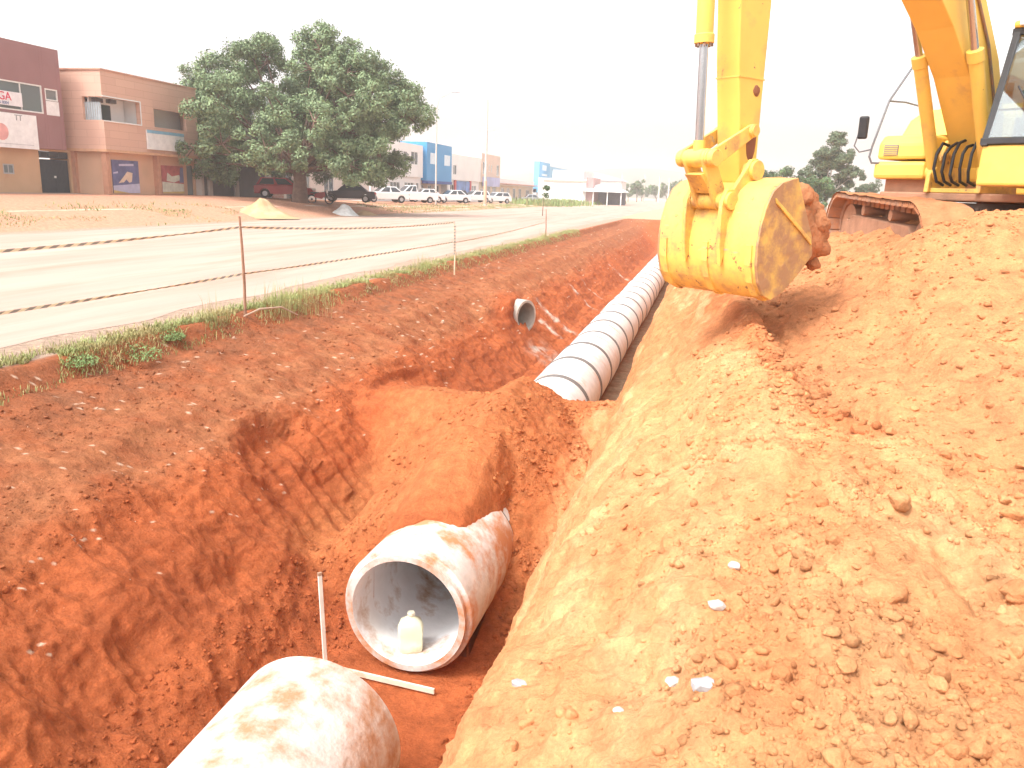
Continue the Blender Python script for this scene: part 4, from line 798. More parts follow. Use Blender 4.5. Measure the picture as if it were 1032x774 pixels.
for x_, y_, r_, h_, lb in ((-6.95, 7.6, .22, .14, 'low leafy weed on the verge, nearest to the left edge'), (-6.85, 8.5, .28, .20, 'dense green leafy weed at the verge edge, left of the brown stake'), (-6.95, 9.3, .18, .14, 'small leafy weed at the verge edge between the dense weed and the brown stake')):
    leafplant((x_, y_, surf_z(x_, y_)), r_, h_, 520, lb)

# ================================================================= TREES
def leafmat(name, col, var=.45, sc=.6):
    m = mat(name, col, .6, sc, var, spec=.25, dirt=tuple(c*1.9 for c in col), dscale=sc*2.2, dlo=.52, dhi=.66)
    p = m.node_tree.nodes['Principled BSDF']; return m
M_BARK = mat('bark', (.16, .10, .075), .95, 5, .3, .02, 20)
def crown_mesh(clumps, n, size, seed, name, m, parent, shell=.55):
    r = np.random.RandomState(seed); c = np.array([q[:3] for q in clumps]); rad = np.array([q[3] for q in clumps]); wt = rad**2.2; wt /= wt.sum()
    idx = r.choice(len(c), n, p=wt); d = r.normal(size=(n, 3)); d /= np.linalg.norm(d, axis=1)[:, None]
    rr = rad[idx]*(shell+(1-shell)*r.rand(n)**.6)*(1+.12*r.normal(size=n)); P = c[idx]+d*rr[:, None]*np.array([1, 1, .78])
    nr = d+r.normal(size=(n, 3))*.7+np.array([0, 0, .4]); nr /= np.linalg.norm(nr, axis=1)[:, None]
    t = np.cross(nr, r.normal(size=(n, 3))); t /= np.linalg.norm(t, axis=1)[:, None]; b = np.cross(nr, t); s = size*(.6+.8*r.rand(n))[:, None]
    V = np.stack([P-t*s, P-b*s*.5+nr*s*.1, P+t*s, P+b*s*.5+nr*s*.1], 1).reshape(-1, 3).astype(np.float32)
    me = bpy.data.meshes.new(name); me.vertices.add(4*n); me.vertices.foreach_set('co', V.ravel()); me.loops.add(4*n); me.loops.foreach_set('vertex_index', np.arange(4*n, dtype=np.int32)); me.polygons.add(n); me.polygons.foreach_set('loop_start', np.arange(n, dtype=np.int32)*4); me.update(calc_edges=True); me.materials.append(m)
    o = bpy.data.objects.new(name, me); return link(o, parent)
def tree(name, loc, H_, base, blobs, n, leaf, m, label, cat='tree', seed=1, group=None, trunk_r=.3, sub=7, bark=None):
    """blobs: main masses (x,y,z,r); each sprouts smaller clumps reached by limbs"""
    r = random.Random(seed); t = empty(name, loc); tag(t, label, cat, group); clumps = []; tb = MB()
    tb.tube([(0, 0, -.4), (.05*H_*.1, 0, base*.5), (0, .1, base)], [trunk_r*1.35, trunk_r, trunk_r*.85], 12)
    for (x_, y_, z_, rad) in blobs:
        mid = Vector((x_*.45, y_*.45, base+(z_-base)*.45)); end = Vector((x_, y_, z_))
        tb.tube([(0, 0, base*.85), mid+Vector((r.uniform(-.2, .2), r.uniform(-.2, .2), 0)), end], [trunk_r*(.5 if len(blobs) < 30 else .26), trunk_r*(.3 if len(blobs) < 30 else .15), trunk_r*.08], 7)
        for k in range(sub):
            d = Vector((r.gauss(0, 1), r.gauss(0, 1), r.gauss(0, .8))).normalized(); e = end+d*rad*r.uniform(.55, .95); cr_ = rad*r.uniform(.26, .50); clumps.append((*e, cr_))
            tb.tube([end, end.lerp(e, .6)+Vector((0, 0, .05)), e+d*cr_*.5], [trunk_r*.12, trunk_r*.07, trunk_r*.03], 5)
    tb.build('trunk', bark or M_BARK, t, smooth=True); crown_mesh(clumps, n, leaf, seed, 'crown', m, t, .55 if len(blobs) < 30 else .35); return t
M_LEAF1 = leafmat('mango_leaf', (.165, .225, .115), .5, .5)
bl = []
rt = random.Random(4)
# crown seen 18 m wide and 11 m high; +x of the crown runs across the view
for k in range(64):
    a = rt.random()*6.28; rr = math.sqrt(rt.random())*7.9; zt = 11.0-(rr/8.4)**2*4.4; zb = 2.3+.9*rt.random(); zz = zb+(zt-zb)*rt.random()**.9
    bl.append((rr*math.cos(a), rr*math.sin(a)*.8, min(zz, zt)-.5, rt.uniform(1.2, 1.9)))
for k in range(16): a = k*.393+rt.random()*.2; rr = rt.uniform(5.2, 8.0); bl.append((rr*math.cos(a), rr*math.sin(a)*.8, rt.uniform(2.3, 3.6), rt.uniform(1.1, 1.6)))
bl += [(-8.2, -1, 3.4, 1.5), (-7.3, -2, 6.3, 1.6), (-6.3, -1, 7.8, 1.6), (-4.4, 0, 9.0, 1.9), (-2.6, -1, 9.3, 1.8), (-3.6, 0, 7.4, 2.0), (-6.0, 0, 7.0, 1.8), (-5.4, -2, 5.0, 1.9), (4.8, 0, 8.6, 1.8), (6.4, 1, 5.6, 1.8), (-8.6, 0, 4.8, 1.3), (-8.4, -1, 2.4, 1.2), (-7.0, -2, 2.3, 1.3), (-5.4, -3, 2.4, 1.3), (4.0, -3, 2.4, 1.4), (7.2, 3, 7.0, 1.2), (1.6, 0, 10.6, 1.4), (3.0, 1, 10.0, 1.2)]
tree('mango_tree', (-28.2, 52.6, .8), 12.5, 2.3, bl, 230000, .095, M_LEAF1, 'huge dark green spreading tree in front of the shops', seed=4, trunk_r=.48, sub=9)
M_LEAF2 = leafmat('far_leaf', (.075, .13, .05), .4, .3); M_LEAF3 = leafmat('grey_leaf', (.10, .135, .075), .35, .4)
# trees behind the bucket and excavator
tree('tall_tree', (12.6, 98, .3), 9.5, 2.6, [(0, 0, 8.0, 1.3), (-1.2, 0, 6.8, 1.4), (1.5, 0, 6.5, 1.4), (.3, .5, 5.4, 1.6), (-2.2, 0, 4.4, 1.3), (2.5, 0, 4.6, 1.3), (-.8, 0, 3.2, 1.6), (.4, 0, 8.8, .8), (1.2, 0, 3.4, 1.3), (0, 0, 7, 1.3)], 26000, .12, M_LEAF3, 'tall loose crowned tree between the bucket and the excavator mirror', seed=8, trunk_r=.16, sub=11, bark=mat('pale_bark', (.42, .36, .30), .9))
for i, (x_, y_, w_, h_, lb) in enumerate(((6.0, 96, 2.4, 5.4, 'bushy green tree just right of the bucket top'), (9.0, 98, 2.4, 5.2, 'bushy green tree between the bucket and the tall loose tree'), (10.4, 92, 1.9, 4.2, 'low dense shrub tree left of the tall loose tree'), (15.6, 100, 1.8, 3.2, 'low pale shrub tree right of the tall loose tree'), (17.8, 104, 1.2, 4.9, 'thin sparse tree below the excavator mirror'), (3.4, 104, 2.2, 3.8, 'bushy green tree hidden behind the bucket'))):
    tree('bushy_tree', (x_, y_, .2), h_, h_*.3, [(random.uniform(-w_, w_)*.8, random.uniform(-1, 1), h_*random.uniform(.4, .82), w_*random.uniform(.45, .7)) for _ in range(9)], 9000 if i != 4 else 2500, .12, M_LEAF3 if i > 2 else M_LEAF2, lb, seed=20+i, group='trees behind the excavator', trunk_r=.08, sub=9)
# a row of far trees closing the street
rt = random.Random(9)
for i in range(12):
    x_ = -36+i*3.6+rt.uniform(-.8, .8); y_ = rt.uniform(235, 300); h_ = rt.uniform(7.0, 10.0)
    tree('street_tree', (x_, y_, -.8), h_, h_*.3, [(rt.uniform(-2.2, 2.2), rt.uniform(-1, 1), h_*rt.uniform(.4, .8), rt.uniform(1.3, 2.0)) for _ in range(5)], 900, .38, M_LEAF2, ORD[i]+' tree from the left in the far row closing the street', seed=40+i, group='far row of street trees', trunk_r=.15, sub=4)
tree('sapling', (-13.4, 66, .0), 3, 1.5, [(0, 0, 2.2, .5), (.1, 0, 1.7, .4)], 500, .07, M_LEAF2, 'small sapling with a round green top at the far road edge', seed=77, trunk_r=.03, sub=4)

# ================================================================= BUILDINGS
def wall(mb, axis, c, th, u0, u1, z0, z1, holes=(), mi=0):
    """wall slab on plane axis=c (thickness th inwards, sign included) with rectangular openings"""
    us = sorted({u0, u1, *[h[0] for h in holes], *[h[1] for h in holes]}); zs_ = sorted({z0, z1, *[h[2] for h in holes], *[h[3] for h in holes]})
    for i in range(len(us)-1):
        j = 0
        while j < len(zs_)-1:
            uc = (us[i]+us[i+1])/2; ok = lambda jj: not any(h[0] < uc < h[1] and h[2] < (zs_[jj]+zs_[jj+1])/2 < h[3] for h in holes)
            if not ok(j): j += 1; continue
            k = j
            while k+1 < len(zs_)-1 and ok(k+1): k += 1
            a, b = us[i], us[i+1]
            if axis == 'x': mb.bb(c, c+th, a, b, zs_[j], zs_[k+1], mi)
            else: mb.bb(a, b, c, c+th, zs_[j], zs_[k+1], mi)
            j = k+1
M_WF = mat('white_frame', (.75, .75, .73), .5); M_WG = glassmat('window_glass', (.16, .19, .20), .12); M_DG = glassmat('dark_glass', (.04, .05, .06), .12)
M_INT = mat('dark_interior', (.08, .07, .07), .9)
def window(parent, x_, y0, y1, z0, z1, nm='window', frame=M_WF, glass=M_WG, mull=2, dep=.08, fw=.07):
    f_ = MB(); f_.bb(x_-dep, x_+.02, y0, y1, z0, z0+fw); f_.bb(x_-dep, x_+.02, y0, y1, z1-fw, z1); f_.bb(x_-dep, x_+.02, y0, y0+fw, z0+fw, z1-fw); f_.bb(x_-dep, x_+.02, y1-fw, y1, z0+fw, z1-fw)
    for k in range(1, mull): yy = y0+(y1-y0)*k/mull; f_.bb(x_-dep+.01, x_+.01, yy-fw*.4, yy+fw*.4, z0+fw, z1-fw)
    o = f_.build(nm, frame, parent); g = MB(); g.bb(x_-dep*.7, x_-dep*.45, y0+fw*.9, y1-fw*.9, z0+fw*.9, z1-fw*.9); g.build('pane', glass, o); return o
def text(s, size, loc, mt, parent, ext=.01, name='lettering', rz=R(90)):
    cu = bpy.data.curves.new(name, 'FONT'); cu.body = s; cu.size = size; cu.extrude = ext; cu.align_x = 'CENTER'; cu.align_y = 'CENTER'; o = bpy.data.objects.new('tmp', cu); COL.objects.link(o); bpy.context.view_layer.update()
    me = bpy.data.meshes.new_from_object(o); bpy.data.objects.remove(o); me.materials.clear(); me.materials.append(mt); t = bpy.data.objects.new(name, me); link(t, parent); t.location = loc; t.rotation_euler = (R(90), 0, rz); return t
# --- B1 maroon upper storey over an ochre shop
M_MAR = mat('maroon_plaster', (.30, .16, .16), .85, .8, .08, .004, 12); M_OCH = mat('ochre_plaster', (.56, .36, .22), .85, .7, .12, .004, 12, dirt=(.42, .2, .12), dscale=.6, dlo=.6, dhi=.75)
b1 = empty('maroon_building', (-38, 34, 1.0)); tag(b1, 'maroon two storey building with an ochre ground floor at the left edge', 'building')
def sub(mb, name, m, par, root, **k):
    o = mb.build(name, m, par, **k)
    return o
def rootshift(root):       # parts are written in world coordinates: cancel the Empty's offset
    root.location = root.location
for r_ in (b1,): pass
def W0(root):
    """put the Empty at its base but let children keep world coordinates"""
    L_ = Vector(root.location)
    for c_ in root.children:
        c_.location = Vector(c_.location)-L_
up = MB(); wall(up, 'x', -36.0, -.25, 22, 40.05, 3.4, 8.75, [(30, 38.65, 5.25, 6.72), (38.85, 39.75, 5.22, 6.62)]); up.bb(-46, -36.25, 39.8, 40.05, 3.4, 8.75); up.bb(-46, -36.25, 22, 22.25, 3.4, 8.75); up.bb(-46, -36.25, 22.25, 39.8, 8.4, 8.6); up.bb(-46, -36.25, 22.25, 39.8, 3.4, 3.55); up.build('upper_wall', M_MAR, b1, bevel=.01)
lo = MB(); wall(lo, 'x', -36.35, -.25, 22, 40.9, .6, 3.397, [(38.35, 40.55, .7, 3.30), (35.9, 36.6, 1.98, 2.5)]); lo.build('lower_wall', M_OCH, b1)
bk_ = MB(); bk_.bb(-46, -45.8, 22, 40, .8, 8.6); bk_.build('back_wall', M_OCH, b1)
window(b1, -36.03, 30, 38.65, 5.25, 6.72, mull=6)
window(b1, -36.03, 38.85, 39.75, 6.0, 6.62, mull=1); w_ = MB(); w_.bb(-36.1, -35.98, 38.85, 39.75, 5.22, 5.97); w_.build('blank_panel', mat('white_panel', (.8, .8, .8), .6), b1)
window(b1, -36.38, 35.9, 36.6, 1.98, 2.5, mull=2, frame=mat('grey_frame', (.4, .4, .4)), glass=M_WG)
dr = MB(); dr.bb(-36.5, -36.42, 38.45, 39.45, .75, 2.85); dr.bb(-36.5, -36.42, 39.47, 40.47, .75, 2.85)
for k in range(10): dr.bb(-36.42, -36.40, 38.5+k*.1, 38.52+k*.1, .8, 2.8); dr.bb(-36.42, -36.40, 39.52+k*.1, 39.54+k*.1, .8, 2.8)
M_DOOR = mat('dark_metal_door', (.045, .055, .065), .6); do = dr.build('door', M_DOOR, b1); h_ = MB(); h_.box((-36.38, 39.42, 1.9), (.05, .12, .12)); h_.build('door_lock', M_WF, do)
window(b1, -36.4, 38.45, 40.47, 2.92, 3.28, mull=3, frame=M_DOOR, glass=M_DG, nm='transom')
sg = MB(); sg.bb(-35.95, -35.88, 29.5, 37.95, 3.32, 5.08); sb_ = sg.build('banner', mat('banner_white', (.86, .86, .87), .5), b1)
ci = MB(); ci.tube([(-35.885, 35.6, 4.1), (-35.868, 35.6, 4.1)], .42, 28); ci.build('logo_disc', mat('logo_pink', (.75, .38, .36), .6), sb_, smooth=True)
text('TT', .42, (-35.87, 36.75, 4.86), mat('letter_grey', (.35, .35, .37)), sb_); st_ = MB(); st_.bb(-35.88, -35.87, 34, 37.6, 3.50, 3.54); st_.build('rule', mat('letter_grey2', (.6, .6, .62)), sb_)
sg = MB(); sg.bb(-35.93, -35.90, 33.6, 37.15, 5.45, 6.15); s2 = sg.build('window_sign', mat('sign_white', (.80, .78, .80), .5), b1); text('ALUGA', .58, (-35.89, 35.5, 5.88), mat('letter_red', (.62, .06, .12)), s2); text('3215 8004', .22, (-35.89, 35.8, 5.56), mat('letter_blue', (.25, .3, .45)), s2)
pv = MB(); pv.bb(-36.34, -35.2, 26, 40.9, .85, 1.02); pv.build('step', mat('grey_pavement', (.36, .27, .22), .9), b1)
# --- B2 salmon brick upper storey with loggias, tan ground floor with posters
M_BRK = brickmat('salmon_tile', (.66, .42, .32), (.62, .38, .29), (.52, .30, .22), 1.0, 1.6, .42); M_TAN = mat('tan_plaster', (.62, .39, .26), .85, .7, .12, .004, 12)
M_WHI = mat('white_plaster', (.78, .77, .76), .85, 1, .05)
b2 = empty('salmon_building', (-38, 45, 1.0)); tag(b2, 'salmon two storey corner building with white recessed balconies left of the big tree', 'building')
up = MB(); wall(up, 'x', -34.0, -.25, 40.8, 49.6, 3.55, 7.85, [(40.8, 43.9, 5.15, 6.42), (45.2, 48.4, 5.12, 6.22)], 0)
wall(up, 'y', 40.8, .25, -38, -34.25, 3.55, 7.85, [(-35.35, -34.25, 5.15, 6.42)]); up.bb(-38.0, -37.75, 41.05, 49.6, 3.55, 7.85); up.bb(-37.75, -34.25, 49.35, 49.6, 3.55, 7.85); up.build('upper_wall', M_BRK, b2)
rc = MB(); rc.bb(-37.75, -34.25, 41.05, 49.35, 3.56, 3.76); rc.bb(-37.74, -34.26, 41.06, 49.34, 6.6, 6.75); rc.bb(-37.7, -34.3, 43.95, 44.1, 3.8, 6.55); rc.bb(-35.2, -35.1, 41.06, 43.9, 3.8, 6.55); rc.bb(-35.2, -35.1, 45.0, 49.3, 3.8, 6.55); rc.build('balcony_wall', M_WHI, b2)
for q_ in ((42.0, 42.7, 3.9, 6.1), (45.7, 46.6, 3.9, 6.0)): dd_ = MB(); dd_.bb(-35.098, -35.06, *q_); dd_.build('balcony_door', M_DG, b2)
cu = MB()
for k in range(14): cu.bb(-35.33+k*.075, -35.28+k*.075, 40.98+.02*(k % 2), 41.0+.02*(k % 2), 5.16, 6.15)
cu.build('curtain', mat('blue_curtain', (.45, .52, .56), .8), b2)
ac = MB(); ac.bb(-34.9, -34.6, 41.0, 41.6, 6.15, 6.38); ac.bb(-34.5, -34.2, 41.7, 42.2, 6.15, 6.38); ac.build('roof_beam', M_INT, b2)
rm = MB(); wall(rm, 'x', -33.96, .03, 40.75, 43.97, 5.08, 6.49, [(40.75, 43.9, 5.15, 6.42)]); rm.build('window_frame', M_WHI, b2)
cp = MB(); cp.bb(-38.05, -33.93, 40.73, 49.65, 7.85, 7.93); cp.build('coping', mat('salmon_coping', (.55, .30, .22)), b2)
ld_ = MB(); ld_.bb(-38.0, -33.8, 40.6, 49.7, 3.40, 3.55); ld_.build('ledge', mat('ledge_paint', (.62, .36, .22), .8), b2)
lo = MB(); wall(lo, 'x', -34.3, -.25, 40.9, 49.5, .6, 3.398, [(48.55, 49.3, .7, 2.95)]); wall(lo, 'y', 40.9, .25, -38, -34.55, .6, 3.398); lo.build('lower_wall', M_TAN, b2)
for q_ in ((-34.32, -33.98, 40.72, 41.0), (-34.3, -33.98, 45.2, 45.5), (-36.36, -36.1, 40.7, 40.9)): cl = MB(); cl.bb(*q_, .6, 3.398); cl.build('column', mat('rust_column', (.50, .26, .17), .8), b2)
dr = MB(); dr.bb(-34.45, -34.38, 48.6, 49.25, .75, 2.9); dr.build('glass_door', M_WG, b2)
sg = MB(); sg.bb(-33.97, -33.88, 44.3, 47.9, 3.75, 4.90); s2 = sg.build('sign_board', mat('board_white', (.84, .86, .88), .5), b2); sg = MB(); sg.bb(-33.88, -33.865, 44.3, 47.9, 4.72, 4.90); sg.build('blue_stripe', mat('stripe_blue', (.22, .45, .62)), s2)
def poster(y0, y1, z0, z1, cols, fig, x_=-34.28):
    p = MB(); p.bb(x_, x_+.03, y0, y1, z0, z1); o = p.build('poster', cols[0], b2)
    for i, (a, b, c_, d, mi) in enumerate(fig):
        q = MB(); q.prism([(y0+(y1-y0)*u, z0+(z1-z0)*w) for u, w in zip(a, b)], x_+.03+.004*(i+1), x_+.03+.004*(i+1)+.003, lambda p_, q_, a_: (a_, p_, q_)); q.build(c_, cols[mi], o)
PC = [mat('poster_navy', (.13, .14, .28), .5, 2, .5), mat('poster_cream', (.72, .55, .42), .5), mat('poster_lilac', (.52, .50, .66), .5), mat('poster_gold', (.68, .48, .2), .5), mat('poster_red', (.45, .12, .12), .5, 3, .4), mat('poster_pale', (.70, .68, .58), .5, 3, .3)]
poster(41.45, 43.75, 1.1, 3.0, PC, [((0, 1, 1, 0), (0, 0, .3, .22), 'lower_band', 0, 2), ((.2, .45, .55, .75, .7, .6, .5, .4), (.30, .55, .66, .62, .35, .32, .42, .33), 'figure_shape', 0, 1), ((0, .6, 0), (.0, .0, .09), 'gold_corner', 0, 3), ((.03, .2, .2, .03), (.62, .66, .60, .58), 'light_streak', 0, 2), ((.25, .8, .8, .25), (.88, .91, .84, .82), 'text_line', 0, 2)])
poster(45.9, 48.1, 1.1, 2.85, [PC[4], PC[1], PC[5], PC[3], PC[0]], [((0, 1, 1, 0), (0, 0, .35, .42), 'lower_band', 0, 2), ((.2, .55, .85, .8, .45, .25), (.45, .4, .5, .68, .62, .75), 'pale_shape', 0, 2), ((.8, 1, 1, .85), (.4, .4, .95, .95), 'dark_edge', 0, 4), ((0, 1, 1, 0), (0, 0, .08, .05), 'gold_edge', 0, 3)])
# --- B3 low shop row with grey roller shutters behind the tree
M_SHUT = mat('roller_shutter', (.13, .115, .12), .6, 2, .15); M_CREAM = mat('cream_plaster', (.62, .55, .50), .85, 1, .08)
b3 = empty('shutter_shop', (-38, 57, 1.0)); tag(b3, 'low pale shop with grey roller shutters behind the big tree', 'shop')
w_ = MB(); wall(w_, 'x', -34.0, -.3, 49.7, 66, .6, 4.4, [(50.0, 50.55, .6, 3.2), (51.0, 53.8, .6, 3.2), (54.3, 58.1, .6, 3.2), (61.2, 62.3, .6, 3.2), (63.2, 65.3, .9, 2.8)]); w_.bb(-44, -34.3, 49.7, 49.95, .6, 4.4); w_.bb(-44, -34.3, 65.75, 66, .6, 4.4); w_.bb(-44, -34.3, 49.95, 65.75, 4.1, 4.3); w_.build('wall', M_CREAM, b3)
for (a, b) in ((50.0, 50.55), (51.0, 53.8), (54.3, 58.1)):
    sh = MB(); sh.bb(-34.2, -34.15, a, b, .7, 3.2)
    for k in range(24): sh.bb(-34.15, -34.12, a, b, .75+k*.1, .80+k*.1)
    sh.build('roller_shutter', M_SHUT, b3)
br = MB(); br.bb(-33.99, -33.9, 58.9, 60.6, .7, 3.3); br.build('brick_panel', brickmat('brick_strip', (.42, .2, .15), (.38, .18, .13), (.55, .45, .4), 1.0, .5, .2), b3)
dr = MB(); dr.bb(-34.2, -34.15, 61.2, 62.3, .7, 3.2); dr.build('door', M_DG, b3); window(b3, -34.05, 63.2, 65.3, .9, 2.8, mull=3)
up = MB(); wall(up, 'x', -34.6, -.3, 52, 78, 4.4, 6.4, [(66, 67.2, 4.9, 5.9), (70, 71.2, 4.9, 5.9)]); up.bb(-44, -34.9, 52, 52.3, 4.4, 6.4); up.bb(-44, -34.9, 77.7, 78, 4.4, 6.4); up.build('upper_wall', M_CREAM, b3)
window(b3, -34.65, 66, 67.2, 4.9, 5.9, glass=M_DG); window(b3, -34.65, 70, 71.2, 4.9, 5.9, glass=M_DG)
lw_ = MB(); wall(lw_, 'x', -34.0, -.3, 66.02, 78, .6, 4.4, [(68, 70, .7, 3), (72, 75, 1.2, 2.8)]); lw_.build('side_wall', M_CREAM, b3); window(b3, -34.05, 72, 75, 1.2, 2.8, mull=3, glass=M_DG); window(b3, -34.05, 68, 70, .7, 3, mull=2, glass=M_DG, nm='shop_door')
# --- generic shop units further on
def shop(name, label, y0, y1, h, m_up, m_lo, wins_up, wins_lo, split=3.2, base=.3, over=.25, cat='building', depth=10, x_=-34.0):
    t = empty(name, (x_-4, (y0+y1)/2, base)); tag(t, label, cat)
    lo_ = MB(); wall(lo_, 'x', x_-over, -.25, y0, y1, base-.4, split, [w for w in wins_lo]); lo_.bb(x_-depth, x_-over-.25, y0, y0+.2, base-.4, split); lo_.bb(x_-depth, x_-over-.25, y1-.2, y1, base-.4, split); lo_.build('lower_wall', m_lo, t)
    u_ = MB(); wall(u_, 'x', x_, -.25, y0, y1, split+.003, h, [w for w in wins_up]); u_.bb(x_-depth, x_-.25, y0, y0+.2, split+.003, h); u_.bb(x_-depth, x_-.25, y1-.2, y1, split+.003, h); u_.bb(x_-depth, x_-.25, y0+.2, y1-.2, h-.35, h-.2); u_.bb(x_-depth, x_-.25, y0+.2, y1-.2, split+.003, split+.2); u_.build('upper_wall', m_up, t)
    for w in wins_up: window(t, x_-.03, *w, glass=M_DG, mull=2)
    for w in wins_lo: window(t, x_-over-.03, *w, glass=M_DG, mull=3 if w[1]-w[0] > 2 else 2, nm='shop_window')
    return t
M_W1 = mat('white_wall', (.78, .77, .76), .85, .5, .06); M_BLU = mat('blue_cladding', (.06, .28, .56), .5, .5, .06); M_PK = mat('pinkish_wall', (.70, .55, .47), .85, .5, .08); M_BEI = mat('beige_wall', (.66, .58, .46), .85, .5, .08)
shop('white_building', 'white two storey building between the big tree and the blue facade', 79, 94, 6.9, M_W1, M_W1, [(84.5, 86.5, 4.6, 6.0), (87.6, 88.8, 4.2, 6.0), (90, 92.3, 4.6, 6.1)], [(81, 83, .6, 2.6), (84.2, 87.2, 1.2, 2.6), (88.6, 91.6, 1.2, 2.6), (92.3, 93.3, .4, 2.6)])
t = shop('blue_building', 'shop with a bright blue boxed upper facade and two pale squares', 94.3, 104, 7.4, M_BLU, M_PK, [], [(95.5, 97, .5, 2.4), (98.6, 100, .5, 2.4), (101, 103, .5, 2.4)], split=2.9, over=1.4, x_=-33.6)
for a in (95.5, 100.9): q = MB(); q.bb(-33.597, -33.56, a, a+2.3, 4.9, 6.2); q.build('pale_panel', mat('pale_square', (.62, .72, .80), .5), t)
q = MB(); q.bb(-34.2, -33.5, 94.3, 104, 2.55, 2.895); q.build('awning', mat('dark_blue_trim', (.06, .1, .3)), t)
t = shop('white_shop', 'low white shop with a red and blue front right of the blue facade', 104.3, 119.5, 6.6, M_W1, M_W1, [(106, 107.5, 3.9, 5.2)], [(105.5, 107, .5, 2.6), (114.5, 118, .6, 2.6)])
q = MB(); q.bb(-34.2, -34.05, 107.6, 114, .9, 3.1); q.build('shop_front', mat('shopfront_blue', (.12, .2, .42), .5, .9, .8), t)
for a in (106.9, 114.1): q = MB(); q.bb(-34.2, -34.0, a, a+.6, .5, 3.2); q.build('red_pillar', mat('shopfront_red', (.55, .1, .1)), t)
t = shop('pinkish_building', 'pinkish two storey house with dark narrow windows and a lilac sign band', 119.8, 131, 7.4, M_PK, M_BEI, [(120.6, 122.2, 4.4, 6.2), (124, 124.6, 4.8, 5.9), (125.4, 126, 4.8, 5.9), (128.8, 130.2, 4.3, 6.0)], [(120.4, 122, .5, 2.2), (124, 126.2, .5, 2.6), (127.4, 129.6, .5, 2.6)])
q = MB(); q.bb(-33.98, -33.85, 120.5, 130.5, 2.6, 4.0); q.build('sign_band', mat('lilac_sign', (.40, .42, .66), .5, .6, .3), t)
t = shop('cream_shop', 'long low cream shop with tall dark windows, left of the blue sign', 131.3, 158, 3.9, M_W1, M_BEI, [], [(133, 135, .4, 2.5), (137, 139, .4, 2.5), (141.5, 143.5, .3, 2.5), (146, 148, .3, 2.5), (152, 155, .0, 2.3)], split=2.9)
q = MB(); q.bb(-34, -32.8, 131.3, 158, 3.05, 3.2); q.build('awning', mat('red_trim', (.55, .3, .24)), t)
# blue billboard-like facade
t = empty('blue_sign_building', (-36, 170, 0)); tag(t, 'shop with a tall pale blue sign facade beyond the cream shop', 'building')
q = MB(); q.bb(-42, -33.9, 160, 184, -.5, 2.6); q.build('lower_wall', M_W1, t); q = MB(); q.bb(-34.6, -33.5, 160, 171, 1.9, 7.9); sf = q.build('sign_facade', mat('sky_blue_sign', (.16, .42, .66), .5, .4, .1), t); q = MB(); q.bb(-34.6, -33.7, 171.1, 198, 3.8, 7.4); q.build('side_sign', mat('light_blue_sign', (.25, .50, .70), .5, .3, .1), t)
q = MB()
for (a, b, c_, d) in ((163, 167, 6.3, 7.3), (162.5, 168, 5.2, 5.6), (162.8, 166.5, 4.3, 4.7), (163.5, 168, 3.2, 3.6)): q.bb(-33.497, -33.46, a, b, c_, d)
q.build('white_marking', mat('marking_white', (.75, .8, .85)), sf)
# white hall with canopy across the end of the street
t = empty('white_hall', (-26, 152, 0)); tag(t, 'long white hall with faded red stripe at the end of the street', 'building')
q = MB(); q.bb(-31.5, -22.5, 150, 166, -.6, 4.6); q.bb(-29.0, -23.2, 151, 165, 4.6, 6.1); q.build('wall', M_W1, t); q = MB(); q.bb(-30.5, -22.4, 149.9, 149.995, 3.9, 4.3); q.build('stripe', mat('faded_red', (.62, .35, .30)), t)
q = MB(); q.bb(-22.5, -21.2, 150.2, 160, -.4, 4.9); q.build('end_wall', mat('maroon_end', (.45, .28, .27)), t)
t = empty('open_shelter', (-19, 158, 0)); tag(t, 'open shelter with a white hipped roof on thin posts beside the white hall', 'shelter')
q = MB(); q.add([(-23.2, 149, 2.6), (-15.6, 149, 2.6), (-15.6, 160, 2.6), (-23.2, 160, 2.6), (-21, 153, 3.7), (-18, 153, 3.7), (-23.2, 149, 2.4), (-15.6, 149, 2.4), (-15.6, 160, 2.4), (-23.2, 160, 2.4)], [(0, 1, 5, 4), (1, 2, 5), (2, 3, 4, 5), (3, 0, 4), (0, 6, 7, 1), (1, 7, 8, 2), (2, 8, 9, 3), (3, 9, 6, 0), (6, 9, 8, 7)]); q.build('roof', M_W1, t)
for xx in (-22.9, -21, -18.4, -15.9): q = MB(); q.bb(xx-.08, xx+.08, 149.3, 149.5, -.5, 2.4); q.build('post', M_W1, t)
q = MB(); q.bb(-22.8, -15.9, 158, 158.2, -.5, 2.4); q.build('rear_wall', mat('shade_grey', (.22, .23, .26)), t)
t = empty('white_house', (-20, 175, 0)); tag(t, 'white house with a sloping roof behind the open shelter', 'house')
q = MB(); q.bb(-26, -18.4, 172, 182, -.6, 4.8); q.build('wall', M_W1, t); q = MB(); q.prism([(-26.4, 4.8), (-18.0, 4.8), (-19.0, 5.2), (-24, 6.3), (-26.4, 6.2)], 171.6, 182.4, UW); q.build('roof', mat('pale_roof', (.6, .6, .62)), t)
for o in list(bpy.data.objects):
    if o.type == 'EMPTY' and o.get('category') in ('building', 'shop', 'shelter', 'house'): W0(o)

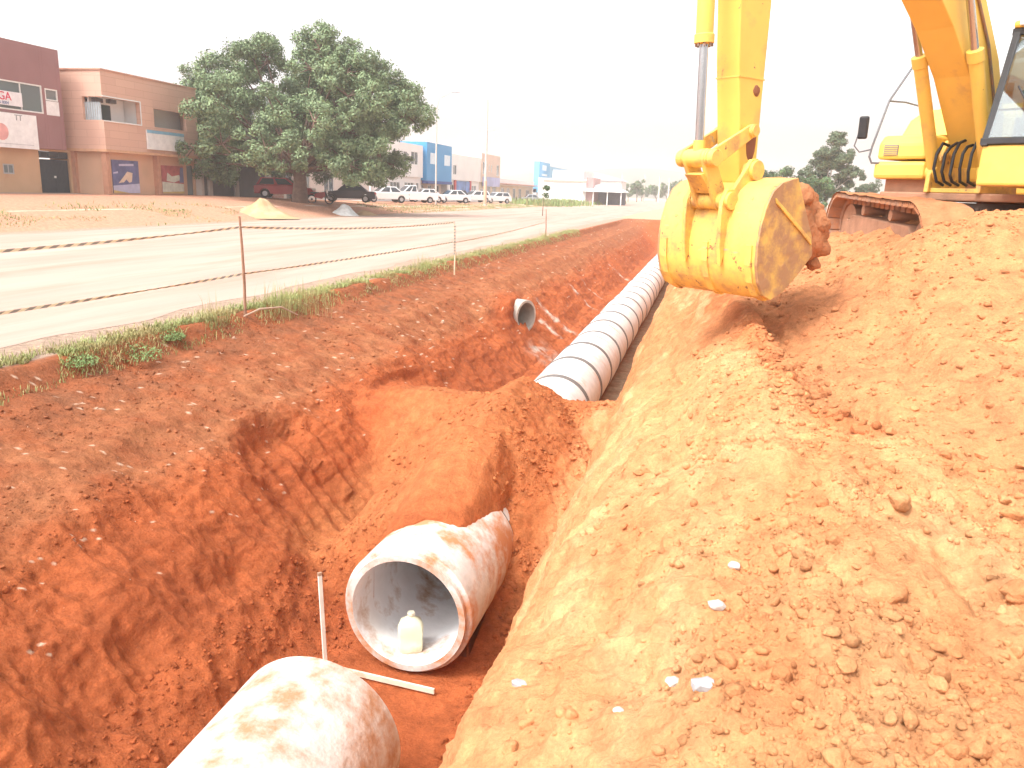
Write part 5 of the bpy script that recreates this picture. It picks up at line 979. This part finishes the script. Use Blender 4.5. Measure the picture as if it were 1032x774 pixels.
# ================================================================= UTILITY POLES AND LAMPS
M_CPOLE = mat('concrete_pole', (.55, .51, .47), .9, 2, .15)
def gz(x_, y_): return float(ground_z(np.array(float(x_)), np.array(float(y_))))
t = empty('utility_pole', (-26, 93.5, gz(-26, 93.5))); tag(t, 'tall thin concrete pole rising in front of the pinkish house', 'pole')
q = MB(); q.tube([(0, 0, -.5), (0, 0, 12)], [.17, .10], 10); q.build('pole', M_CPOLE, t, smooth=True)
q = MB(); q.bb(-.9, .9, -.06, .06, 8.6, 8.72); q.build('crossarm', M_CPOLE, t)
q = MB(); q.tube([(0, .0, .3), (0, 0, 2.9)], .19, 10); q.build('painted_band', mat('faded_orange', (.62, .42, .30)), t, smooth=True)
t = empty('street_lamp', (-28.2, 82, gz(-28.2, 82))); tag(t, 'street lamp with a curved arm just right of the big tree', 'street lamp')
q = MB(); q.tube([(0, 0, -.5), (0, 0, 9.6), (.3, 0, 10.6), (1.6, 0, 11.2)], [.10, .07, .05, .04], 8); q.build('pole', M_CPOLE, t, smooth=True); q = MB(); q.box((2.0, 0, 11.2), (.8, .25, .14)); q.build('lamp_head', mat('lamp_grey', (.4, .42, .45)), t, bevel=.04)
for (x_, y_, h_, lb) in ((-25.5, 240, 8.9, 'pale far pole right of the open shelter, first of four'), (-19.8, 250, 9.1, 'pale far pole at the end of the street, second of four'), (-15.8, 258, 8.8, 'pale far pole at the end of the street, third of four'), (-12.9, 258, 8.3, 'pale far pole nearest the bucket, fourth of four')):
    q = MB(); q.tube([(0, 0, -1), (0, 0, h_)], [.28, .2], 8); q.bb(-.6, .6, -.08, .08, h_-1.0, h_-.85); o = q.build('utility_pole', mat('far_pole', (.62, .57, .5), .9)); o.location = (x_, y_, -.9); tag(o, lb, 'pole', 'far poles at the end of the street')

# ================================================================= PARKED CARS
M_TYRE = mat('tyre', (.03, .03, .03), .8); M_RIM = mat('rim', (.45, .45, .46), .4, metal=.6)
def car(loc, rz, paint, kind, label, group='vehicles parked in front of the shops'):
    t = empty('parked_car' if kind != 'pickup' else 'pickup_truck', loc, rz); tag(t, label, 'car' if kind != 'pickup' else 'pickup', group)
    Lc, hw = (4.2, .82) if kind != 'pickup' else (5.0, .88); h = 1.45 if kind != 'pickup' else 1.72; a = Lc/2; bl_ = .92 if kind != 'pickup' else 1.08
    body = [(-a, .30), (-a-.02, .62), (-a+.05, bl_-.04), (-a*.55, bl_), (a*.35, bl_), (a*.9, bl_-.14), (a, .60), (a, .30)]
    def arch(cx): return [(cx+.36*math.cos(th), .30+.36*math.sin(th)) for th in np.linspace(0, math.pi, 9)]
    wx = a*.64; pl = body+arch(wx)+arch(-wx)
    m_ = MB(); m_.prism(pl, -hw, hw, UW); m_.build('body', paint, t, bevel=.04)
    if kind == 'sedan': cabp_ = [(-a*.72, bl_), (-a*.40, h), (a*.12, h), (a*.42, bl_)]
    elif kind == 'hatch': cabp_ = [(-a*.95, bl_), (-a*.78, h), (a*.10, h), (a*.42, bl_)]
    else: cabp_ = [(-a*.12, bl_), (-a*.08, h), (a*.22, h), (a*.50, bl_)]
    hi = hw*.80; m_ = MB(); n = len(cabp_); ys_ = [hw*.96, hi, hi, hw*.96]
    m_.add([(p, -ys_[i], q) for i, (p, q) in enumerate(cabp_)]+[(p, ys_[i], q) for i, (p, q) in enumerate(cabp_)], [(3, 2, 1, 0), (4, 5, 6, 7), (0, 1, 5, 4), (1, 2, 6, 5), (2, 3, 7, 6), (3, 0, 4, 7)]); m_.build('cabin', paint, t, bevel=.03)
    (p0, q0), (p1, q1), (p2, q2), (p3, q3) = cabp_
    for s_ in (-1, 1):
        for (f0, f1) in ((.07, .48), (.53, .93)):
            lo0, lo1 = p0+(p3-p0)*f0+.05, p0+(p3-p0)*f1-.05; hi0, hi1 = p1+(p2-p1)*f0, p1+(p2-p1)*f1
            yl_, yh = hw*.96-.012*0, hi; zl, zh = q0+.05, q1-.07; e = .012
            yL = s_*(hw*.96-(hw*.96-hi)*.1+e); yH = s_*(hi+(hw*.96-hi)*.12+e)
            g = MB(); g.add([(lo0, yL, zl), (lo1, yL, zl), (hi1, yH, zh), (hi0, yH, zh)], [(0, 1, 2, 3)]); o = g.build('side_window', M_DG, t); o.modifiers.new('thick', 'SOLIDIFY').thickness = .006
    for (pa, qa, pb, qb, s_) in ((p3, q3, p2, q2, 1), (p0, q0, p1, q1, -1)):
        e = .012*s_; g = MB(); g.add([(pa+(pb-pa)*.08+e, -hw*.86, qa+(qb-qa)*.08+.01), (pa+(pb-pa)*.08+e, hw*.86, qa+(qb-qa)*.08+.01), (pa+(pb-pa)*.9+e, hi*.92, qa+(qb-qa)*.9+.01), (pa+(pb-pa)*.9+e, -hi*.92, qa+(qb-qa)*.9+.01)], [(0, 1, 2, 3)]); o = g.build('windscreen' if s_ > 0 else 'rear_window', M_DG, t); o.modifiers.new('thick', 'SOLIDIFY').thickness = .006
    if kind == 'pickup':
        bd = MB(); bd.bb(-a+.08, -a*.14, -hw+.06, hw-.06, bl_-.02, bl_+.02); bd.build('cargo_bed', M_INT, t)
    for xx in (wx, -wx):
        for s_ in (-1, 1):
            w = MB(); w.tube([(xx, s_*(hw-.2), .31), (xx, s_*(hw-.005), .31)], .31, 20); wo_ = w.build('wheel', M_TYRE, t, smooth=True); w = MB(); w.tube([(xx, s_*(hw-.02), .31), (xx, s_*(hw+.012), .31)], .18, 14); w.build('rim', M_RIM, wo_, smooth=True)
    for s_ in (-1, 1):
        w = MB(); w.box((a-.03, s_*(hw-.25), .70), (.1, .32, .14)); w.build('headlight', M_WF, t); w = MB(); w.box((-a+.02, s_*(hw-.18), .74), (.1, .22, .18)); w.build('tail_light', mat('tail_red', (.5, .03, .03), .3), t)
    for xx in (a-.02, -a+.0): w = MB(); w.box((xx, 0, .42), (.14, hw*1.9, .16)); w.build('bumper', mat('bumper_grey', (.2, .2, .2), .6), t, bevel=.03)
    return t
P_W = mat('white_car_paint', (.78, .78, .78), .25, 2, .03, spec=.5); P_D = mat('dark_car_paint', (.05, .045, .055), .25, 2, .1, spec=.5); P_R = mat('red_car_paint', (.42, .03, .04), .3, 2, .1, spec=.5); P_S = mat('silver_car_paint', (.42, .43, .45), .3, 2, .05, metal=.4)
for (x_, y_, a_, pt, kd, lb) in (
    (-30.5, 54.8, 20, P_R, 'hatch', 'red car half hidden behind the trunk of the big tree'),
    (-28.5, 61.4, 200, P_D, 'sedan', 'black sedan parked beside the trunk of the big tree'),
    (-29.5, 71.3, 222, P_W, 'sedan', 'white sedan next to the black sedan, first of the white cars'),
    (-29.5, 78.5, 222, P_W, 'pickup', 'white pickup with a raised cab between two white sedans'),
    (-31.0, 86.5, 215, P_W, 'sedan', 'white car mostly hidden behind the white pickup'),
    (-29.0, 90.2, 222, P_W, 'sedan', 'white sedan below the right edge of the blue facade'),
    (-29.5, 100.9, 228, P_W, 'hatch', 'white hatchback just left of the tall thin pole'),
    (-28.5, 108, 230, P_W, 'hatch', 'small white car just right of the tall thin pole'),
    (-29.5, 134, 205, P_S, 'sedan', 'silver car alone in front of the cream shop'),
    (-31.5, 97.5, 222, P_D, 'hatch', 'dark car between white cars in front of the red and blue shop')):
    car((x_, y_, gz(x_, y_)+.02), R(a_), pt, kd, lb)
# motorcycle by the trunk
t = empty('motorcycle', (-27.6, 54.6, gz(-27.6, 54.6)), R(25)); tag(t, 'red and white motorcycle parked right of the big tree trunk', 'motorcycle')
for xx in (-.62, .62): q = MB(); n_ = 20; q.tube([(xx+.29*math.cos(k*2*math.pi/n_), 0, .31+.29*math.sin(k*2*math.pi/n_)) for k in range(n_+1)], .05, 8); q.tube([(xx, -.04, .31), (xx, .04, .31)], .08, 10); q.build('wheel', M_TYRE, t, smooth=True)
q = MB(); q.tube([(.62, 0, .31), (.38, 0, .98)], .04, 8); q.tube([(.40, -.32, 1.0), (.38, 0, .98), (.40, .32, 1.0)], .018, 8); q.build('fork', M_RIM, t, smooth=True)
q = MB(); q.prism([(-.45, .45), (.1, .35), (.35, .6), (.3, .85), (-.05, .82), (-.4, .7)], -.13, .13, UW); q.build('body', P_R, t, bevel=.04)
q = MB(); q.prism([(-.7, .74), (-.05, .72), (-.05, .82), (-.7, .84)], -.12, .12, UW); q.build('seat', M_BLK, t, bevel=.03); q = MB(); q.prism([(.42, .75), (.55, .8), (.48, 1.1), (.36, 1.0)], -.15, .15, UW); q.build('front_fairing', P_W, t, bevel=.03)

# ================================================================= PILES ON THE FAR SIDE
def pile(name, loc, rx, ry_, h, m, label, seed):
    n = 60; T, A_ = np.meshgrid(np.linspace(0, 1, 24), np.linspace(0, 2*math.pi, n, endpoint=False)); X = T*np.cos(A_); Y = T*np.sin(A_)
    Z = h*(.5+.5*np.cos(np.pi*np.clip(T, 0, 1)**.85))*(1+.55*fbm(X*2+seed, Y*2, 0*X, 4))+.08*h*fbm(X*7+seed, Y*7, 0*X, 3)*(1-T)-.05*T
    rr = 1+.18*fbm(np.cos(A_)*1.2+seed, np.sin(A_)*1.2, 0*X, 3); mb = MB(); k = 24
    mb.add([(a*rx*r_, b*ry_*r_, c_) for a, b, c_, r_ in zip(X.ravel(), Y.ravel(), Z.ravel(), rr.ravel())], [(i*k+j, ((i+1) % n)*k+j, ((i+1) % n)*k+j+1, i*k+j+1) for i in range(n) for j in range(k-1)])
    o = mb.build(name, m, smooth=False, recalc=True); o.data.polygons.foreach_set('use_smooth', [True]*len(o.data.polygons)); o.location = (loc[0], loc[1], gz(*loc)-.03); return tag(o, label, 'pile')
pile('sand_pile', (-25.0, 42.0), 2.3, 2.0, .95, mat('yellow_sand', (.44, .30, .16), .95, 2, .15, .02, 12, dirt=(.48, .36, .23), dscale=1.2), 'cone of yellow sand at the far road edge in front of the shutters', 2)
pile('gravel_pile', (-24.2, 51.3), 1.25, 1.2, .75, mat('white_gravel', (.80, .77, .72), .95, 5, .25, .05, 14), 'small white gravel pile in front of the black sedan', 5)
pile('sand_pile', (-23.6, 53.5), 1.4, 1.0, .35, mat('yellow_sand2', (.44, .30, .18), .95, 2, .15, .02, 12), 'low tan mound just right of the white gravel pile', 8)

# ================================================================= HAZE
if HAZE > 0:
    q = MB(); q.bb(-1050, 1100, -50, 1060, -9, 45); hz_ = q.build('haze', [], recalc=True) if False else None
    me = bpy.data.meshes.new('haze'); me.from_pydata(q.v, [], q.f); bm = bmesh.new(); bm.from_mesh(me); bmesh.ops.recalc_face_normals(bm, faces=bm.faces); bm.to_mesh(me); bm.free()
    m = bpy.data.materials.new('haze_air'); m.use_nodes = True; n = m.node_tree.nodes; n.clear(); pv_ = n.new('ShaderNodeVolumePrincipled'); pv_.inputs['Color'].default_value = (1, 1, 1, 1); pv_.inputs['Density'].default_value = HAZE; pv_.inputs['Anisotropy'].default_value = .2
    o_ = n.new('ShaderNodeOutputMaterial'); m.node_tree.links.new(pv_.outputs[0], o_.inputs['Volume']); me.materials.append(m); ho = bpy.data.objects.new('haze', me); COL.objects.link(ho); tag(ho, 'bright haze in the air over the street', 'haze', kind='stuff')
